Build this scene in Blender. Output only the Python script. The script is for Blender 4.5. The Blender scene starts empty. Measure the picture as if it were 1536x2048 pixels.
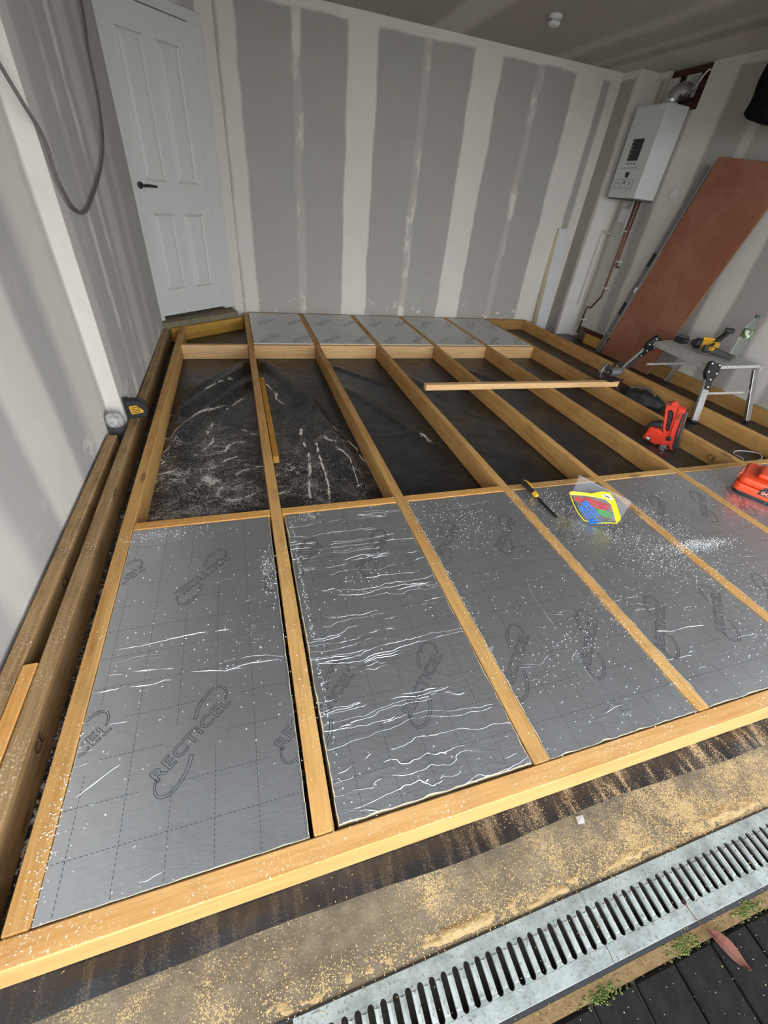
import bpy, bmesh, math, random
from mathutils import Vector, Matrix, noise
PI = math.pi
SC = bpy.context.scene
COL = SC.collection
random.seed(7)
# ------------------------------------------------------------------ camera
def make_camera():
    f, yaw, pit, rol = 826.755, math.radians(20.6869), math.radians(-37.5149), math.radians(6.5816)
    fwd = Vector((math.sin(yaw)*math.cos(pit), math.cos(yaw)*math.cos(pit), math.sin(pit)))
    rt = Vector((math.cos(yaw), -math.sin(yaw), 0)); up = rt.cross(fwd)
    r2 = rt*math.cos(rol) + up*math.sin(rol); u2 = -rt*math.sin(rol) + up*math.cos(rol)
    cd = bpy.data.cameras.new('camera'); co = bpy.data.objects.new('camera', cd); COL.objects.link(co)
    M = Matrix((r2, u2, -fwd)).transposed().to_4x4(); M.translation = Vector((-0.63523, -1.55853, 1.18527))
    co.matrix_world = M
    cd.sensor_fit = 'VERTICAL'; cd.sensor_height = 36; cd.lens = f*36/2048; cd.clip_start = .01
    SC.camera = co
make_camera()
# ------------------------------------------------------------------ sky and exposure
W = bpy.data.worlds.new('overcast_sky'); SC.world = W; W.use_nodes = True
wn = W.node_tree.nodes; wl = W.node_tree.links
bg = wn['Background']; bg.inputs['Strength'].default_value = 3.3
tc = wn.new('ShaderNodeTexCoord'); sx = wn.new('ShaderNodeSeparateXYZ'); wl.new(tc.outputs['Generated'], sx.inputs[0])
wr = wn.new('ShaderNodeValToRGB'); wl.new(sx.outputs['Z'], wr.inputs[0]); wl.new(wr.outputs[0], bg.inputs['Color'])
wr.color_ramp.elements[0].position = 0.0; wr.color_ramp.elements[0].color = (.91, .955, 1.0, 1)
wr.color_ramp.elements[1].position = 1.0; wr.color_ramp.elements[1].color = (.86, .93, 1.0, 1)
SC.view_settings.view_transform = 'Standard'; SC.view_settings.look = 'None'
SC.view_settings.gamma = 1.0; SC.view_settings.use_curve_mapping = False
SC.view_settings.exposure = 0.95

# ------------------------------------------------------------------ object helpers
def tag(o, label=None, cat=None, group=None, kind=None):
    if label: o['label'] = label
    if cat: o['category'] = cat
    if group: o['group'] = group
    if kind: o['kind'] = kind
    return o
def empty(name, loc, rz=0, M=None):
    o = bpy.data.objects.new(name, None); COL.objects.link(o); o.empty_display_size = .05
    if M is not None: o.matrix_world = M
    else:
        o.location = loc; o.rotation_euler = (0, 0, rz)
    return o
class MB:
    def __init__(s): s.v = []; s.f = []
    def add(s, vs, fs, M=None):
        k = len(s.v)
        for p in vs:
            p = Vector(p); s.v.append(tuple(M @ p) if M is not None else tuple(p))
        for q in fs: s.f.append(tuple(i+k for i in q))
        return s
    def box(s, x0, x1, y0, y1, z0, z1, M=None):
        v = [(x0,y0,z0),(x1,y0,z0),(x1,y1,z0),(x0,y1,z0),(x0,y0,z1),(x1,y0,z1),(x1,y1,z1),(x0,y1,z1)]
        return s.add(v, [(0,3,2,1),(4,5,6,7),(0,1,5,4),(1,2,6,5),(2,3,7,6),(3,0,4,7)], M)
    def prism(s, poly, z0, z1, M=None):
        n = len(poly)
        if sum(poly[i][0]*poly[(i+1)%n][1]-poly[(i+1)%n][0]*poly[i][1] for i in range(n)) < 0: poly = poly[::-1]
        v = [(x,y,z0) for x,y in poly]+[(x,y,z1) for x,y in poly]
        f = [tuple(range(n-1,-1,-1)), tuple(range(n,2*n))]+[(i,(i+1)%n,n+(i+1)%n,n+i) for i in range(n)]
        return s.add(v, f, M)
    def ring(s, outer, inner, z0, z1, M=None):
        n = len(outer)
        v = [(x,y,z0) for x,y in outer]+[(x,y,z0) for x,y in inner]+[(x,y,z1) for x,y in outer]+[(x,y,z1) for x,y in inner]
        f = []
        for i in range(n):
            j = (i+1) % n
            f += [(i,n+i,n+j,j), (2*n+i,2*n+j,3*n+j,3*n+i), (i,j,2*n+j,2*n+i), (n+i,3*n+i,3*n+j,n+j)]
        return s.add(v, f, M)
    def tube(s, pts, r, n=8, M=None, cap=True):
        pts = [Vector(p) for p in pts]; rr = r if isinstance(r, (list, tuple)) else [r]*len(pts)
        vs = []; fs = []; up = None
        for i, p in enumerate(pts):
            t = (pts[min(i+1,len(pts)-1)]-pts[max(i-1,0)]).normalized()
            if up is None: up = Vector((0,0,1)) if abs(t.z) < .9 else Vector((1,0,0))
            a = t.cross(up).normalized(); b = a.cross(t).normalized(); up = b
            for k in range(n):
                q = 2*PI*k/n; vs.append(p+(a*math.cos(q)+b*math.sin(q))*rr[i])
        for i in range(len(pts)-1):
            for k in range(n):
                fs.append((i*n+k, i*n+(k+1)%n, (i+1)*n+(k+1)%n, (i+1)*n+k))
        if cap:
            fs.append(tuple(range(n-1,-1,-1))); fs.append(tuple((len(pts)-1)*n+k for k in range(n)))
        return s.add(vs, fs, M)
    def lathe(s, prof, n=20, M=None):
        vs = []; fs = []
        for r, z in prof:
            for k in range(n): vs.append((r*math.cos(2*PI*k/n), r*math.sin(2*PI*k/n), z))
        for i in range(len(prof)-1):
            for k in range(n): fs.append((i*n+k, i*n+(k+1)%n, (i+1)*n+(k+1)%n, (i+1)*n+k))
        fs.append(tuple(range(n-1,-1,-1))); fs.append(tuple((len(prof)-1)*n+k for k in range(n)))
        return s.add(vs, fs, M)
    def build(s, name, mat, parent=None, loc=None, rz=0, M=None, bevel=0, seg=1, smooth=False, fix=True):
        me = bpy.data.meshes.new(name); me.from_pydata(s.v, [], s.f); me.update()
        if fix or bevel:
            b = bmesh.new(); b.from_mesh(me)
            if fix: bmesh.ops.recalc_face_normals(b, faces=b.faces)
            if bevel:
                es = [e for e in b.edges if len(e.link_faces) == 2 and e.calc_face_angle(0) > .6]
                bmesh.ops.bevel(b, geom=es, offset=bevel, segments=seg, profile=.5, affect='EDGES', clamp_overlap=True)
            b.to_mesh(me); b.free()
        if smooth:
            for p in me.polygons: p.use_smooth = True
        if mat: me.materials.append(mat)
        o = bpy.data.objects.new(name, me); COL.objects.link(o)
        if M is not None: o.matrix_world = M
        elif loc is not None:
            o.location = loc; o.rotation_euler = (0,0,rz)
        if parent: o.parent = parent
        return o
def frame_matrix(o, r, v, n=None):
    r = Vector(r).normalized(); v = Vector(v).normalized(); n = r.cross(v)
    M = Matrix((r, v, n)).transposed().to_4x4(); M.translation = Vector(o); return M
def inst(o, name, parent, loc, rz=0):
    c = o.copy(); c.name = name; COL.objects.link(c); c.parent = parent; c.location = loc; c.rotation_euler = (0,0,rz); return c

# ------------------------------------------------------------------ material helpers
class NT:
    def __init__(s, name):
        s.m = bpy.data.materials.new(name); s.m.use_nodes = True; s.t = s.m.node_tree; s.n = s.t.nodes
        s.b = s.n['Principled BSDF']; s.out = s.n['Material Output']
    def new(s, t, **k):
        o = s.n.new(t)
        for a, b in k.items(): setattr(o, a, b)
        return o
    def lk(s, a, b): s.t.links.new(a, b)
    def val(s, sock, x):
        if hasattr(x, 'is_output') or isinstance(x, bpy.types.NodeSocket): s.lk(x, sock)
        else: sock.default_value = x
    def math(s, op, a, b=0, c=0, clamp=False):
        o = s.new('ShaderNodeMath', operation=op, use_clamp=clamp); s.val(o.inputs[0], a); s.val(o.inputs[1], b); s.val(o.inputs[2], c); return o.outputs[0]
    def step(s, x, a, b):
        o = s.new('ShaderNodeMapRange', interpolation_type='SMOOTHSTEP', clamp=True)
        s.val(o.inputs[0], x); o.inputs[1].default_value = a; o.inputs[2].default_value = b; return o.outputs[0]
    def mix(s, f, a, b, mode='MIX'):
        o = s.new('ShaderNodeMix', data_type='RGBA', blend_type=mode)
        s.val(o.inputs[0], f); s.val(o.inputs[6], a if not isinstance(a, tuple) else (*a,1)[:4]); s.val(o.inputs[7], b if not isinstance(b, tuple) else (*b,1)[:4]); return o.outputs[2]
    def obj(s): return s.new('ShaderNodeTexCoord').outputs['Object']
    def pos(s): return s.new('ShaderNodeNewGeometry').outputs['Position']
    def xyz(s, v):
        o = s.new('ShaderNodeSeparateXYZ'); s.lk(v, o.inputs[0]); return o.outputs
    def map(s, v, sc=(1,1,1), loc=(0,0,0)):
        o = s.new('ShaderNodeMapping'); s.lk(v, o.inputs[0]); o.inputs[3].default_value = sc; o.inputs[1].default_value = loc; return o.outputs[0]
    def noise(s, v, scale=5, det=3, rough=.5, dist=0, out=0):
        o = s.new('ShaderNodeTexNoise'); s.lk(v, o.inputs['Vector']); o.inputs['Scale'].default_value = scale
        o.inputs['Detail'].default_value = det; o.inputs['Roughness'].default_value = rough; o.inputs['Distortion'].default_value = dist; return o.outputs[out]
    def voro(s, v, scale=5, feat='F1', out='Distance', rnd=1):
        o = s.new('ShaderNodeTexVoronoi', feature=feat); s.lk(v, o.inputs['Vector']); o.inputs['Scale'].default_value = scale; o.inputs['Randomness'].default_value = rnd; return o.outputs[out]
    def ramp(s, x, els):
        o = s.new('ShaderNodeValToRGB'); s.lk(x, o.inputs[0]); r = o.color_ramp
        while len(r.elements) < len(els): r.elements.new(.5)
        for e, (p, c) in zip(r.elements, els): e.position = p; e.color = (*c, 1)
        return o.outputs[0]
    def bump(s, h, strength=.3, dist=.01, prev=None):
        o = s.new('ShaderNodeBump'); o.inputs['Strength'].default_value = strength; o.inputs['Distance'].default_value = dist
        s.lk(h, o.inputs['Height'])
        if prev is not None: s.lk(prev, o.inputs['Normal'])
        s.lk(o.outputs[0], s.b.inputs['Normal']); return o.outputs[0]
    def set(s, **k):
        for a, x in k.items():
            nm = {'color':'Base Color','rough':'Roughness','metal':'Metallic','spec':'Specular IOR Level','trans':'Transmission Weight','alpha':'Alpha','ior':'IOR','coat':'Coat Weight'}[a]
            if isinstance(x, tuple): x = (*x, 1)[:4]
            s.val(s.b.inputs[nm], x)
        return s
def srgb(r, g, b):
    f = lambda c: (c/255/12.92) if c/255 <= .04045 else ((c/255+.055)/1.055)**2.4
    return (f(r), f(g), f(b))
def plain(name, col, rough=.5, metal=0, var=.12, scale=40, bump=0, spec=.5):
    t = NT(name); p = t.obj(); n = t.noise(p, scale, 3)
    t.set(color=t.mix(n, tuple(c*(1-var) for c in col), tuple(min(1,c*(1+var)) for c in col)), rough=rough, metal=metal, spec=spec)
    if bump: t.bump(n, bump, .002)
    return t.m
def wood(name, base, dark, knot=(.10,.05,.02), dirt=.25, dust=.0, grain=1.0, rough=.75):
    t = NT(name); p = t.obj()
    rnd = t.new('ShaderNodeObjectInfo').outputs['Random']
    off = t.new('ShaderNodeVectorMath', operation='ADD'); t.lk(p, off.inputs[0])
    cmb = t.new('ShaderNodeCombineXYZ'); t.lk(t.math('MULTIPLY', rnd, 37.0), cmb.inputs[0]); t.lk(t.math('MULTIPLY', rnd, 5.3), cmb.inputs[1]); t.lk(t.math('MULTIPLY', rnd, 3.1), cmb.inputs[2])
    t.lk(cmb.outputs[0], off.inputs[1]); q = off.outputs[0]
    g1 = t.noise(t.map(q, (1.6, 34, 34)), 2.6, 4, .6, .6)
    g2 = t.noise(t.map(q, (.8, 7, 7)), 1.6, 3, .5, 1.2)
    g3 = t.noise(t.map(q, (8, 130, 130)), 1.5, 2)
    kd = t.voro(t.map(q, (2.4, 9, 9)), 1.0)
    kn = t.step(kd, .15, .07)
    ring = t.noise(t.map(q, (20, 60, 60)), 1.0, 2)
    f = t.math('ADD', t.math('MULTIPLY', t.step(g1, .35, .7), .55*grain), t.math('MULTIPLY', t.step(g2, .35, .75), .45))
    c = t.mix(f, base, dark)
    c = t.mix(t.math('MULTIPLY', t.step(g3, .45, .7), .18*grain), c, dark)
    c = t.mix(t.math('MULTIPLY', kn, t.math('ADD', .45, t.math('MULTIPLY', ring, .4))), c, knot)
    ds = t.step(t.noise(q, 9, 5, .65), .48, .72)
    c = t.mix(t.math('MULTIPLY', ds, dirt), c, (.075,.055,.035))
    hv = t.new('ShaderNodeHueSaturation'); t.lk(c, hv.inputs['Color']); t.lk(t.math('ADD', .82, t.math('MULTIPLY', rnd, .36)), hv.inputs['Value'])
    c = hv.outputs[0]
    if dust:
        nz = t.xyz(t.new('ShaderNodeNewGeometry').outputs['Normal'])[2]
        sp = t.math('MULTIPLY', t.step(t.noise(p, 160, 2, .6), .62-.05*dust, .70-.05*dust), t.step(t.noise(p, 5, 3), .40, .62))
        c = t.mix(t.math('MULTIPLY', t.math('MULTIPLY', sp, dust), t.step(nz, .5, .8)), c, (.75,.66,.5))
    t.set(color=c, rough=rough, spec=.3)
    t.bump(t.math('ADD', t.math('MULTIPLY', g1, .6), t.math('MULTIPLY', g3, .5)), .25, .002)
    return t.m
WOOD_FRESH = wood('fresh_softwood', srgb(196,146,80), srgb(172,116,50), dirt=.10, dust=.5, grain=.6)
WOOD_BEAM = wood('front_beam_wood', srgb(186,144,90), srgb(164,116,60), dirt=.16, dust=.7, grain=.8)
WOOD_TOP = wood('planed_joist', srgb(196,154,94), srgb(166,118,60), dirt=.22, dust=.5)
WOOD_PALE = wood('pale_noggin', srgb(222,184,134), srgb(200,154,100), knot=(.12,.05,.02), dirt=.12, dust=.2)
WOOD_OLD = wood('weathered_timber', srgb(182,150,106), srgb(136,104,66), dirt=.45, dust=.9)
WOOD_GREEN = wood('treated_timber', srgb(196,152,70), srgb(168,120,44), dirt=.25)
WOOD_OFF = wood('orange_offcut', srgb(226,172,100), srgb(206,142,72), dirt=.1, dust=1)

def plaster(name, axes, bands, spots=(), ztape=None, zbase=None, board=((.405,.360,.328),(.385,.370,.325)), tape=(.70,.665,.60), smudge=.5, zb=None):
    # axes: unit vector along the wall; bands: (centre, half width, softness, weight)
    t = NT(name); p = t.pos()
    d = t.new('ShaderNodeVectorMath', operation='DOT_PRODUCT'); t.lk(p, d.inputs[0]); d.inputs[1].default_value = axes
    s = d.outputs['Value']; z = t.xyz(p)[2]
    wob = t.math('MULTIPLY', t.math('SUBTRACT', t.noise(p, 2.2, 4, .6), .5), .07)
    sw = t.math('ADD', s, wob)
    m = None
    def mx(a, b): return b if a is None else t.math('MAXIMUM', a, b)
    for c, hw, soft, wt in bands:
        k = t.step(t.math('ABSOLUTE', t.math('SUBTRACT', sw, c)), hw+soft, hw)
        m = mx(m, t.math('MULTIPLY', k, wt))
    dab = t.step(t.noise(t.map(p, (5,5,3.2)), 1.0, 3, .6), .47, .60)
    for c in spots:
        k = t.step(t.math('ABSOLUTE', t.math('SUBTRACT', sw, c)), .055, .018)
        m = mx(m, t.math('MULTIPLY', t.math('MULTIPLY', k, t.math('ADD', .25, t.math('MULTIPLY', dab, .75))), .95))
    if ztape:
        m = mx(m, t.math('MULTIPLY', t.step(t.math('ADD', z, wob), ztape-.025, ztape+.005), 1))
    if zb is not None:
        blob = t.step(t.noise(t.map(p, (3.4,3.4,4)), 1.6, 4, .65), .56, .62)
        m = mx(m, t.math('MULTIPLY', t.math('MULTIPLY', blob, t.step(z, zb+.20, zb+.05)), .9))
    n = t.step(t.noise(p, 1.1, 4, .6), .35, .65)
    c = t.mix(n, board[0], board[1])
    sm = t.step(t.noise(p, 3.0, 5, .7), .5, .8)
    c = t.mix(t.math('MULTIPLY', sm, .22*smudge), c, tape)
    if m is None: m = t.math('ADD', 0, 0)
    tn = t.mix(t.noise(p, 7, 4, .6), tuple(x*.93 for x in tape), tuple(x*1.05 for x in tape))
    c = t.mix(m, c, tn)
    if zbase is not None:
        c = t.mix(t.math('MULTIPLY', t.step(z, zbase+.35, zbase), .35), c, tape)
    t.set(color=c, rough=.85, spec=.25)
    t.bump(t.noise(p, 60, 3), .06, .003)
    return t.m
PL_BACK = plaster('plasterboard_back', (1,0,0), [(-.50,.055,.03,.8),(.645,.125,.03,1),(1.865,.135,.03,1),(3.035,.15,.03,1),(3.40,.09,.03,.9)], (.06,1.25,2.455), ztape=2.325, zb=0)
PL_LEFT = plaster('plasterboard_left', (0,1,0), [(.98,.0,.05,1),(.78,.07,.16,1),(.19,.13,.08,.95),(-.36,.06,.10,.6),(-.85,.15,.1,.8),(1.04,.05,.05,.5),(1.95,.07,.09,.55),(2.35,.05,.06,.35)], (1.42,1.70), zb=0, smudge=1.2, board=((.43,.405,.39),(.43,.42,.40)))
PL_DOOR = plaster('plasterboard_corner', (1,0,0), [(-.62,.09,.02,.9),(-1.2,.3,.1,.7)], ztape=None)
PL_RIGHT = plaster('plasterboard_right', (0,1,0), [(2.66,.14,.06,1),(2.12,.03,.04,.5),(1.62,.10,.05,.9),(3.15,.12,.08,.6),(3.41,.03,.03,1),(.98,.12,.06,.9)], ztape=2.335)
PL_CEIL = plaster('plasterboard_ceiling', (1,0,0), [(2.62,.015,.12,.45),(3.02,.02,.06,.4),(1.4,.1,.1,.6),(3.45,.2,.08,.6)], smudge=.8)
BRICKM = plain('red_brick', srgb(112,64,48), .9, var=.3, scale=25, bump=.4)
MORTAR = plain('dirty_mortar', (.20,.17,.14), .95, var=.3, scale=18, bump=.4)
WHITE = plain('white_paint', (.60,.60,.57), .5, var=.03, scale=8)
WHITEPL = plain('white_plastic', (.62,.62,.59), .35, var=.04)
CASEW = plain('boiler_white', (.63,.645,.62), .38, var=.02, scale=5)
BLACKP = plain('black_plastic', (.016,.016,.018), .45, var=.3)
DISPLAY = plain('dark_display', (.02,.02,.025), .25, var=.2)
GREYPR = plain('grey_print', (.22,.22,.22), .5)
STEEL = plain('brushed_steel', (.52,.52,.52), .33, 1, var=.12, scale=60)
DARKMET = plain('dark_metal', (.10,.095,.09), .45, 1, var=.3)
ALU = plain('aluminium', (.62,.62,.62), .38, 1, var=.1, scale=30)
ALUD = plain('dusty_aluminium', (.52,.50,.465), .65, .2, var=.15, scale=30)
COPPER = plain('copper_pipe', srgb(118,74,56), .45, .5, var=.3, scale=20)
ORANGE = plain('orange_plastic', srgb(226,74,32), .42, var=.06)
ORANGER = plain('red_orange_plastic', srgb(214,58,36), .40, var=.08)
YELLOW = plain('yellow_plastic', srgb(214,160,30), .45, var=.1)
GREYT = plain('grey_tool', (.10,.095,.095), .5, var=.3)
LIPST = plain('pink_latch', srgb(222,120,100), .45)
# ------------------------------------------------------------------ ground and room shell
G = -0.122
def concrete():
    t = NT('damp_concrete'); p = t.pos(); x = t.xyz(p)
    n1 = t.noise(p, 3.0, 5, .65); n2 = t.noise(p, 26, 4, .6); n3 = t.noise(p, 150, 2, .6)
    c = t.mix(t.step(n1, .3, .7), srgb(108,95,76), srgb(82,71,55))
    c = t.mix(t.math('MULTIPLY', t.step(n2, .4, .7), .5), c, srgb(124,111,90))
    patch = t.math('ADD', t.noise(p, 5.5, 5, .7), t.math('MULTIPLY', t.step(x[0], -.6, 1.0), .17))
    fine = t.math('ADD', patch, t.math('MULTIPLY', t.math('SUBTRACT', t.noise(p, 380, 2, .6), .5), .9))
    c = t.mix(t.math('MULTIPLY', t.step(fine, .60, .72), .8), c, srgb(186,158,110))
    spk = t.step(n3, .66, .72)
    c = t.mix(t.math('MULTIPLY', spk, .6), c, srgb(180,154,110))
    t.set(color=c, rough=.85); t.bump(t.math('ADD', n2, t.math('MULTIPLY', n3, .6)), .5, .004); return t.m
CONC = concrete()
def structure(mb, name, mat, **k):
    o = mb.build(name, mat, **k); o['kind'] = 'structure'; return o
structure(MB().box(-1.9, 4.2, -1.505, 4.6, -.25, G-.006), 'floor', CONC)
X0, XR, YB, ZC = -1.415, 3.66, 3.66, 2.385
# left wall with the step of the boxed-out part
structure(MB().prism([(X0,-1.5),(X0,.985),(-1.337,.985),(-1.337,3.05),(-1.6,3.05),(-1.6,-1.5)], G-.006, ZC), 'wall_left', PL_LEFT)
structure(MB().box(-.60, 3.9, YB, YB+.12, G-.006, ZC), 'wall_back', PL_BACK)
structure(MB().box(-1.9, 4.2, -1.5, 4.6, ZC, ZC+.12), 'ceiling', PL_CEIL)
# corner wall that carries the door
dl = Vector((-1.288,3.027)); dr = Vector((-.691,3.5766)); du = (dr-dl).normalized(); dn = Vector((du.y,-du.x))   # dn faces the room
DM = frame_matrix((dl.x,dl.y,.085), (du.x,du.y,0), (0,0,1))     # local x along door, y up, z towards room
DW = (dr-dl).length
mb = MB()
for a, b, c, d in ((-.34,-.08,-.21,2.30), (DW+.005,DW+.135,-.21,2.30), (-.08,DW+.005,2.0,2.30)):
    mb.box(a, b, c, d, -.12, .004)
mb.box(-.34, DW+.14, -.21, 2.30, -.20, -.12)  # backing slab added behind the door to stop sky light leaking in
wd = structure(mb, 'wall_corner', PL_DOOR, M=DM)
door = empty('door_1', None, M=DM); door['kind'] = 'structure'
mb = MB().box(-.04, .69, 0, 1.99, -.045, -.006)
mb.build('door_leaf', WHITE, door, bevel=.002)
def moulding(x0, x1, y0, y1):
    o = [(x0,y0),(x1,y0),(x1,y1),(x0,y1)]; k = .022
    i = [(x0+k,y0+k),(x1-k,y0+k),(x1-k,y1-k),(x0+k,y1-k)]; k2 = .011
    m = [(x0+k2,y0+k2),(x1-k2,y0+k2),(x1-k2,y1-k2),(x0+k2,y1-k2)]
    vs = [(x,y,-.006) for x,y in o]+[(x,y,.006) for x,y in m]+[(x,y,-.005) for x,y in i]
    fs = []
    for a in range(4):
        b = (a+1) % 4
        fs += [(a,b,4+b,4+a),(4+a,4+b,8+b,8+a)]
    e = MB().add(vs, fs)
    k3 = .05
    e.add([(x0+k,y0+k,-.005),(x1-k,y0+k,-.005),(x1-k,y1-k,-.005),(x0+k,y1-k,-.005),(x0+k3,y0+k3,.003),(x1-k3,y0+k3,.003),(x1-k3,y1-k3,.003),(x0+k3,y1-k3,.003)],
          [(4,5,6,7),(0,1,5,4),(1,2,6,5),(2,3,7,6),(3,0,4,7)])
    e.build('door_panel', WHITE, door)
for x0, x1 in ((.05,.26),(.36,.57)):
    moulding(x0, x1, 1.0, 1.84); moulding(x0, x1, .21, .79)
MB().box(-.115, -.043, -.03, 2.06, -.04, .016).box(.693, DW+.008, -.02, 2.04, -.05, -.001).box(-.115, DW+.008, 1.994, 2.06, -.04, .012).box(.672,.70,-.0,2.0,-.02,.006).build('door_frame', WHITE, door, bevel=.004)
mb = MB().lathe([(.024,-.006),(.024,.004),(.009,.006),(.009,.045)], 14, Matrix.Translation((.0,.97,0)))
mb.tube([(.0,.97,.045),(.05,.972,.047),(.115,.968,.045)], [.010,.010,.008], 8)
mb.build('door_handle', DARKMET, door, smooth=False)
# threshold step under the door
TM = frame_matrix((-1.275,2.95,0), (.7968,.6043,0), (0,0,1))
mb = MB().prism([(-.07,.01),(-.07,-.13),(.83,-.25),(.83,.0)], G, .055)
MORT2 = plain('grey_mortar', srgb(122,112,92), .95, var=.35, scale=22, bump=.6)
def step_mesh():
    e = (.7968,.6043); n = (-.6043,.7968)
    P = []
    for a, b in ((-.06,.03),(.80,.03),(.86,.30),(-.06,.20)): P.append((-1.275+e[0]*a+n[0]*b, 2.925+e[1]*a+n[1]*b))
    vs = []; k = 14; m = 5; fs = []
    for j in range(m+1):
        for i in range(k+1):
            u, v = i/k, j/m
            x = (P[0][0]*(1-u)+P[1][0]*u)*(1-v)+(P[3][0]*(1-u)+P[2][0]*u)*v; y = (P[0][1]*(1-u)+P[1][1]*u)*(1-v)+(P[3][1]*(1-u)+P[2][1]*u)*v
            vs.append((x, y, .046+.012*v+.010*noise.noise((x*14,y*14,0))))
    for j in range(m):
        for i in range(k): fs.append((j*(k+1)+i,j*(k+1)+i+1,(j+1)*(k+1)+i+1,(j+1)*(k+1)+i))
    b0 = len(vs)
    for i in range(k+1): vs.append((vs[i][0], vs[i][1], G))
    for i in range(k): fs.append((b0+i,b0+i+1,i+1,i))
    return MB().add(vs, fs)
structure(step_mesh(), 'trim_1', MORT2)
# right wall: boxed corner, open patch round the flue, gap at its foot
structure(MB().box(3.42, 3.9, 3.41, 3.66, G-.006, ZC), 'wall_right.001', PL_RIGHT)
structure(MB().box(XR, 3.78, -1.5, 2.62, G-.006, ZC), 'wall_right.002', PL_RIGHT)
mb = MB()
mb.box(XR, 3.78, 2.62, 3.42, .03, 2.07)
mb.box(XR, 3.78, 2.62, 2.79, 2.07, ZC)
mb.box(XR, 3.78, 3.28, 3.42, 2.07, ZC)
wrt = structure(mb, 'wall_right', PL_RIGHT)
structure(MB().box(3.785, 3.95, -1.5, 4.2, -.25, ZC), 'wall_right.003', MORTAR)
bm1 = MB().box(0, .03, 0, .208, 0, .063)
first = None
for r in range(4):
    for k in range(3):
        y = 2.75 + k*.22 - (r % 2)*.11; zz = 2.075 + r*.075
        if first is None: first = bm1.build('brick', BRICKM, wrt, loc=(3.757, y, zz), bevel=.003)
        else: inst(first, 'brick', wrt, (3.757, y, zz))
for k in range(3): inst(first, 'brick', wrt, (3.757, 2.66+k*.22, -.045))
MB().box(0, .05, 0, .50, 0, .05).build('wall_plate', wood('dark_batten', srgb(96,62,44), srgb(70,44,32), dirt=.3), wrt, loc=(3.70, 2.785, 2.335))
MB().box(0, .02, 0, .045, 0, .26).build('batten', wood('dark_batten2', srgb(84,66,50), srgb(60,46,36), dirt=.3), wrt, loc=(3.70, 3.07, 2.075))
MB().box(0, .02, 0, .15, 0, .16).build('board_patch', PL_RIGHT, wrt, loc=(3.665, 2.90, 2.165))
MB().box(0, .02, 0, .13, 0, .25).build('board_patch', PL_RIGHT, wrt, loc=(3.665, 3.14, 2.075))
# unseen slab added above the camera to block overhead sky, then the lintel
structure(MB().box(-1.5, 3.7, -2.45, -1.51, 2.06, 2.10), 'sky_blocker', WHITE)
structure(MB().box(-1.9, 4.2, -1.5, -1.40, 2.05, ZC), 'wall_front', PL_LEFT)

# ------------------------------------------------------------------ black membrane on the slab
def membrane_mat():
    t = NT('black_membrane'); p = t.pos(); x = t.xyz(p)
    n1 = t.noise(p, 2.2, 4, .6); n3 = t.noise(p, 150, 2, .6); n4 = t.noise(p, 130, 2, .6); n5 = t.noise(p, 420, 2, .6)
    col = t.mix(t.step(n1, .3, .7), (.010,.010,.012), (.020,.020,.022))
    # dust collects in the creases: thin meandering lines
    w = t.noise(t.map(p, (2.6,4.6,1)), 1.0, 5, .62, .9)
    nofr = t.step(x[1], -1.3, -1.2)
    line = t.math('MULTIPLY', nofr, t.math('MULTIPLY', t.step(t.math('ABSOLUTE', t.math('SUBTRACT', w, .5)), .013, .002), t.step(t.math('ADD', t.noise(p, 6, 3, .6), t.math('MULTIPLY', n3, .3)), .56, .70)))
    w2 = t.noise(t.map(p, (5,7.5,1), (3,1,0)), 1.0, 4, .6, .7)
    line2 = t.step(t.math('ABSOLUTE', t.math('SUBTRACT', w2, .47)), .014, .002)
    left = t.step(x[0], .25, -.55); lo = t.step(x[1], 1.9, .2)
    front = t.step(x[1], -1.2, -1.3)
    heavy = t.math('MULTIPLY', left, lo)
    big = t.noise(p, 1.7, 3, .6)
    a = t.math('MULTIPLY', line, t.math('ADD', t.math('MULTIPLY', heavy, 1.0), t.math('MULTIPLY', t.step(big, .5, .75), .5)))
    b = t.math('MULTIPLY', t.math('MULTIPLY', line2, nofr), t.math('MULTIPLY', t.step(t.noise(t.map(p, (1,1,1), (4,2,0)), 4, 3, .6), .5, .62), heavy))
    cl = t.math('MULTIPLY', t.step(t.math('ADD', t.noise(p, 8, 5, .7), t.math('MULTIPLY', t.math('SUBTRACT', n5, .5), .9)), .60, .72), t.math('MULTIPLY', nofr, t.math('MULTIPLY', t.step(x[1], 1.0, .2), left)))
    sp = t.math('MULTIPLY', t.step(t.math('ADD', n4, t.math('MULTIPLY', t.noise(p, 7, 3), .25)), .70, .78), t.math('ADD', t.math('MULTIPLY', heavy, .75), .10))
    streak = t.step(t.math('ADD', t.noise(t.map(p, (30,5,1)), 1.0, 3, .6), t.math('MULTIPLY', t.math('SUBTRACT', n5, .5), 1.1)), .57, .69)
    stw = t.math('MULTIPLY', t.math('MULTIPLY', streak, front), t.math('ADD', .12, t.math('MULTIPLY', t.step(x[0], -.5, .6), .85)))
    sp = t.math('MULTIPLY', sp, nofr)
    d = t.math('MAXIMUM', t.math('MAXIMUM', a, b), t.math('MAXIMUM', cl, t.math('MAXIMUM', sp, stw)))
    haze = t.math('MULTIPLY', t.step(t.noise(p, 3.5, 5, .7), .5, .85), .13)
    d = t.math('MAXIMUM', d, haze)
    dc = t.mix(front, (.52,.47,.42), srgb(186,160,118))
    t.set(color=t.mix(t.math('MULTIPLY', d, .9), col, dc), rough=t.math('ADD', .34, t.math('MULTIPLY', d, .5)), spec=.5)
    t.bump(t.math('ADD', t.noise(p, 14, 4, .6), t.math('MULTIPLY', n3, .15)), .5, .006); return t.m
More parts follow.
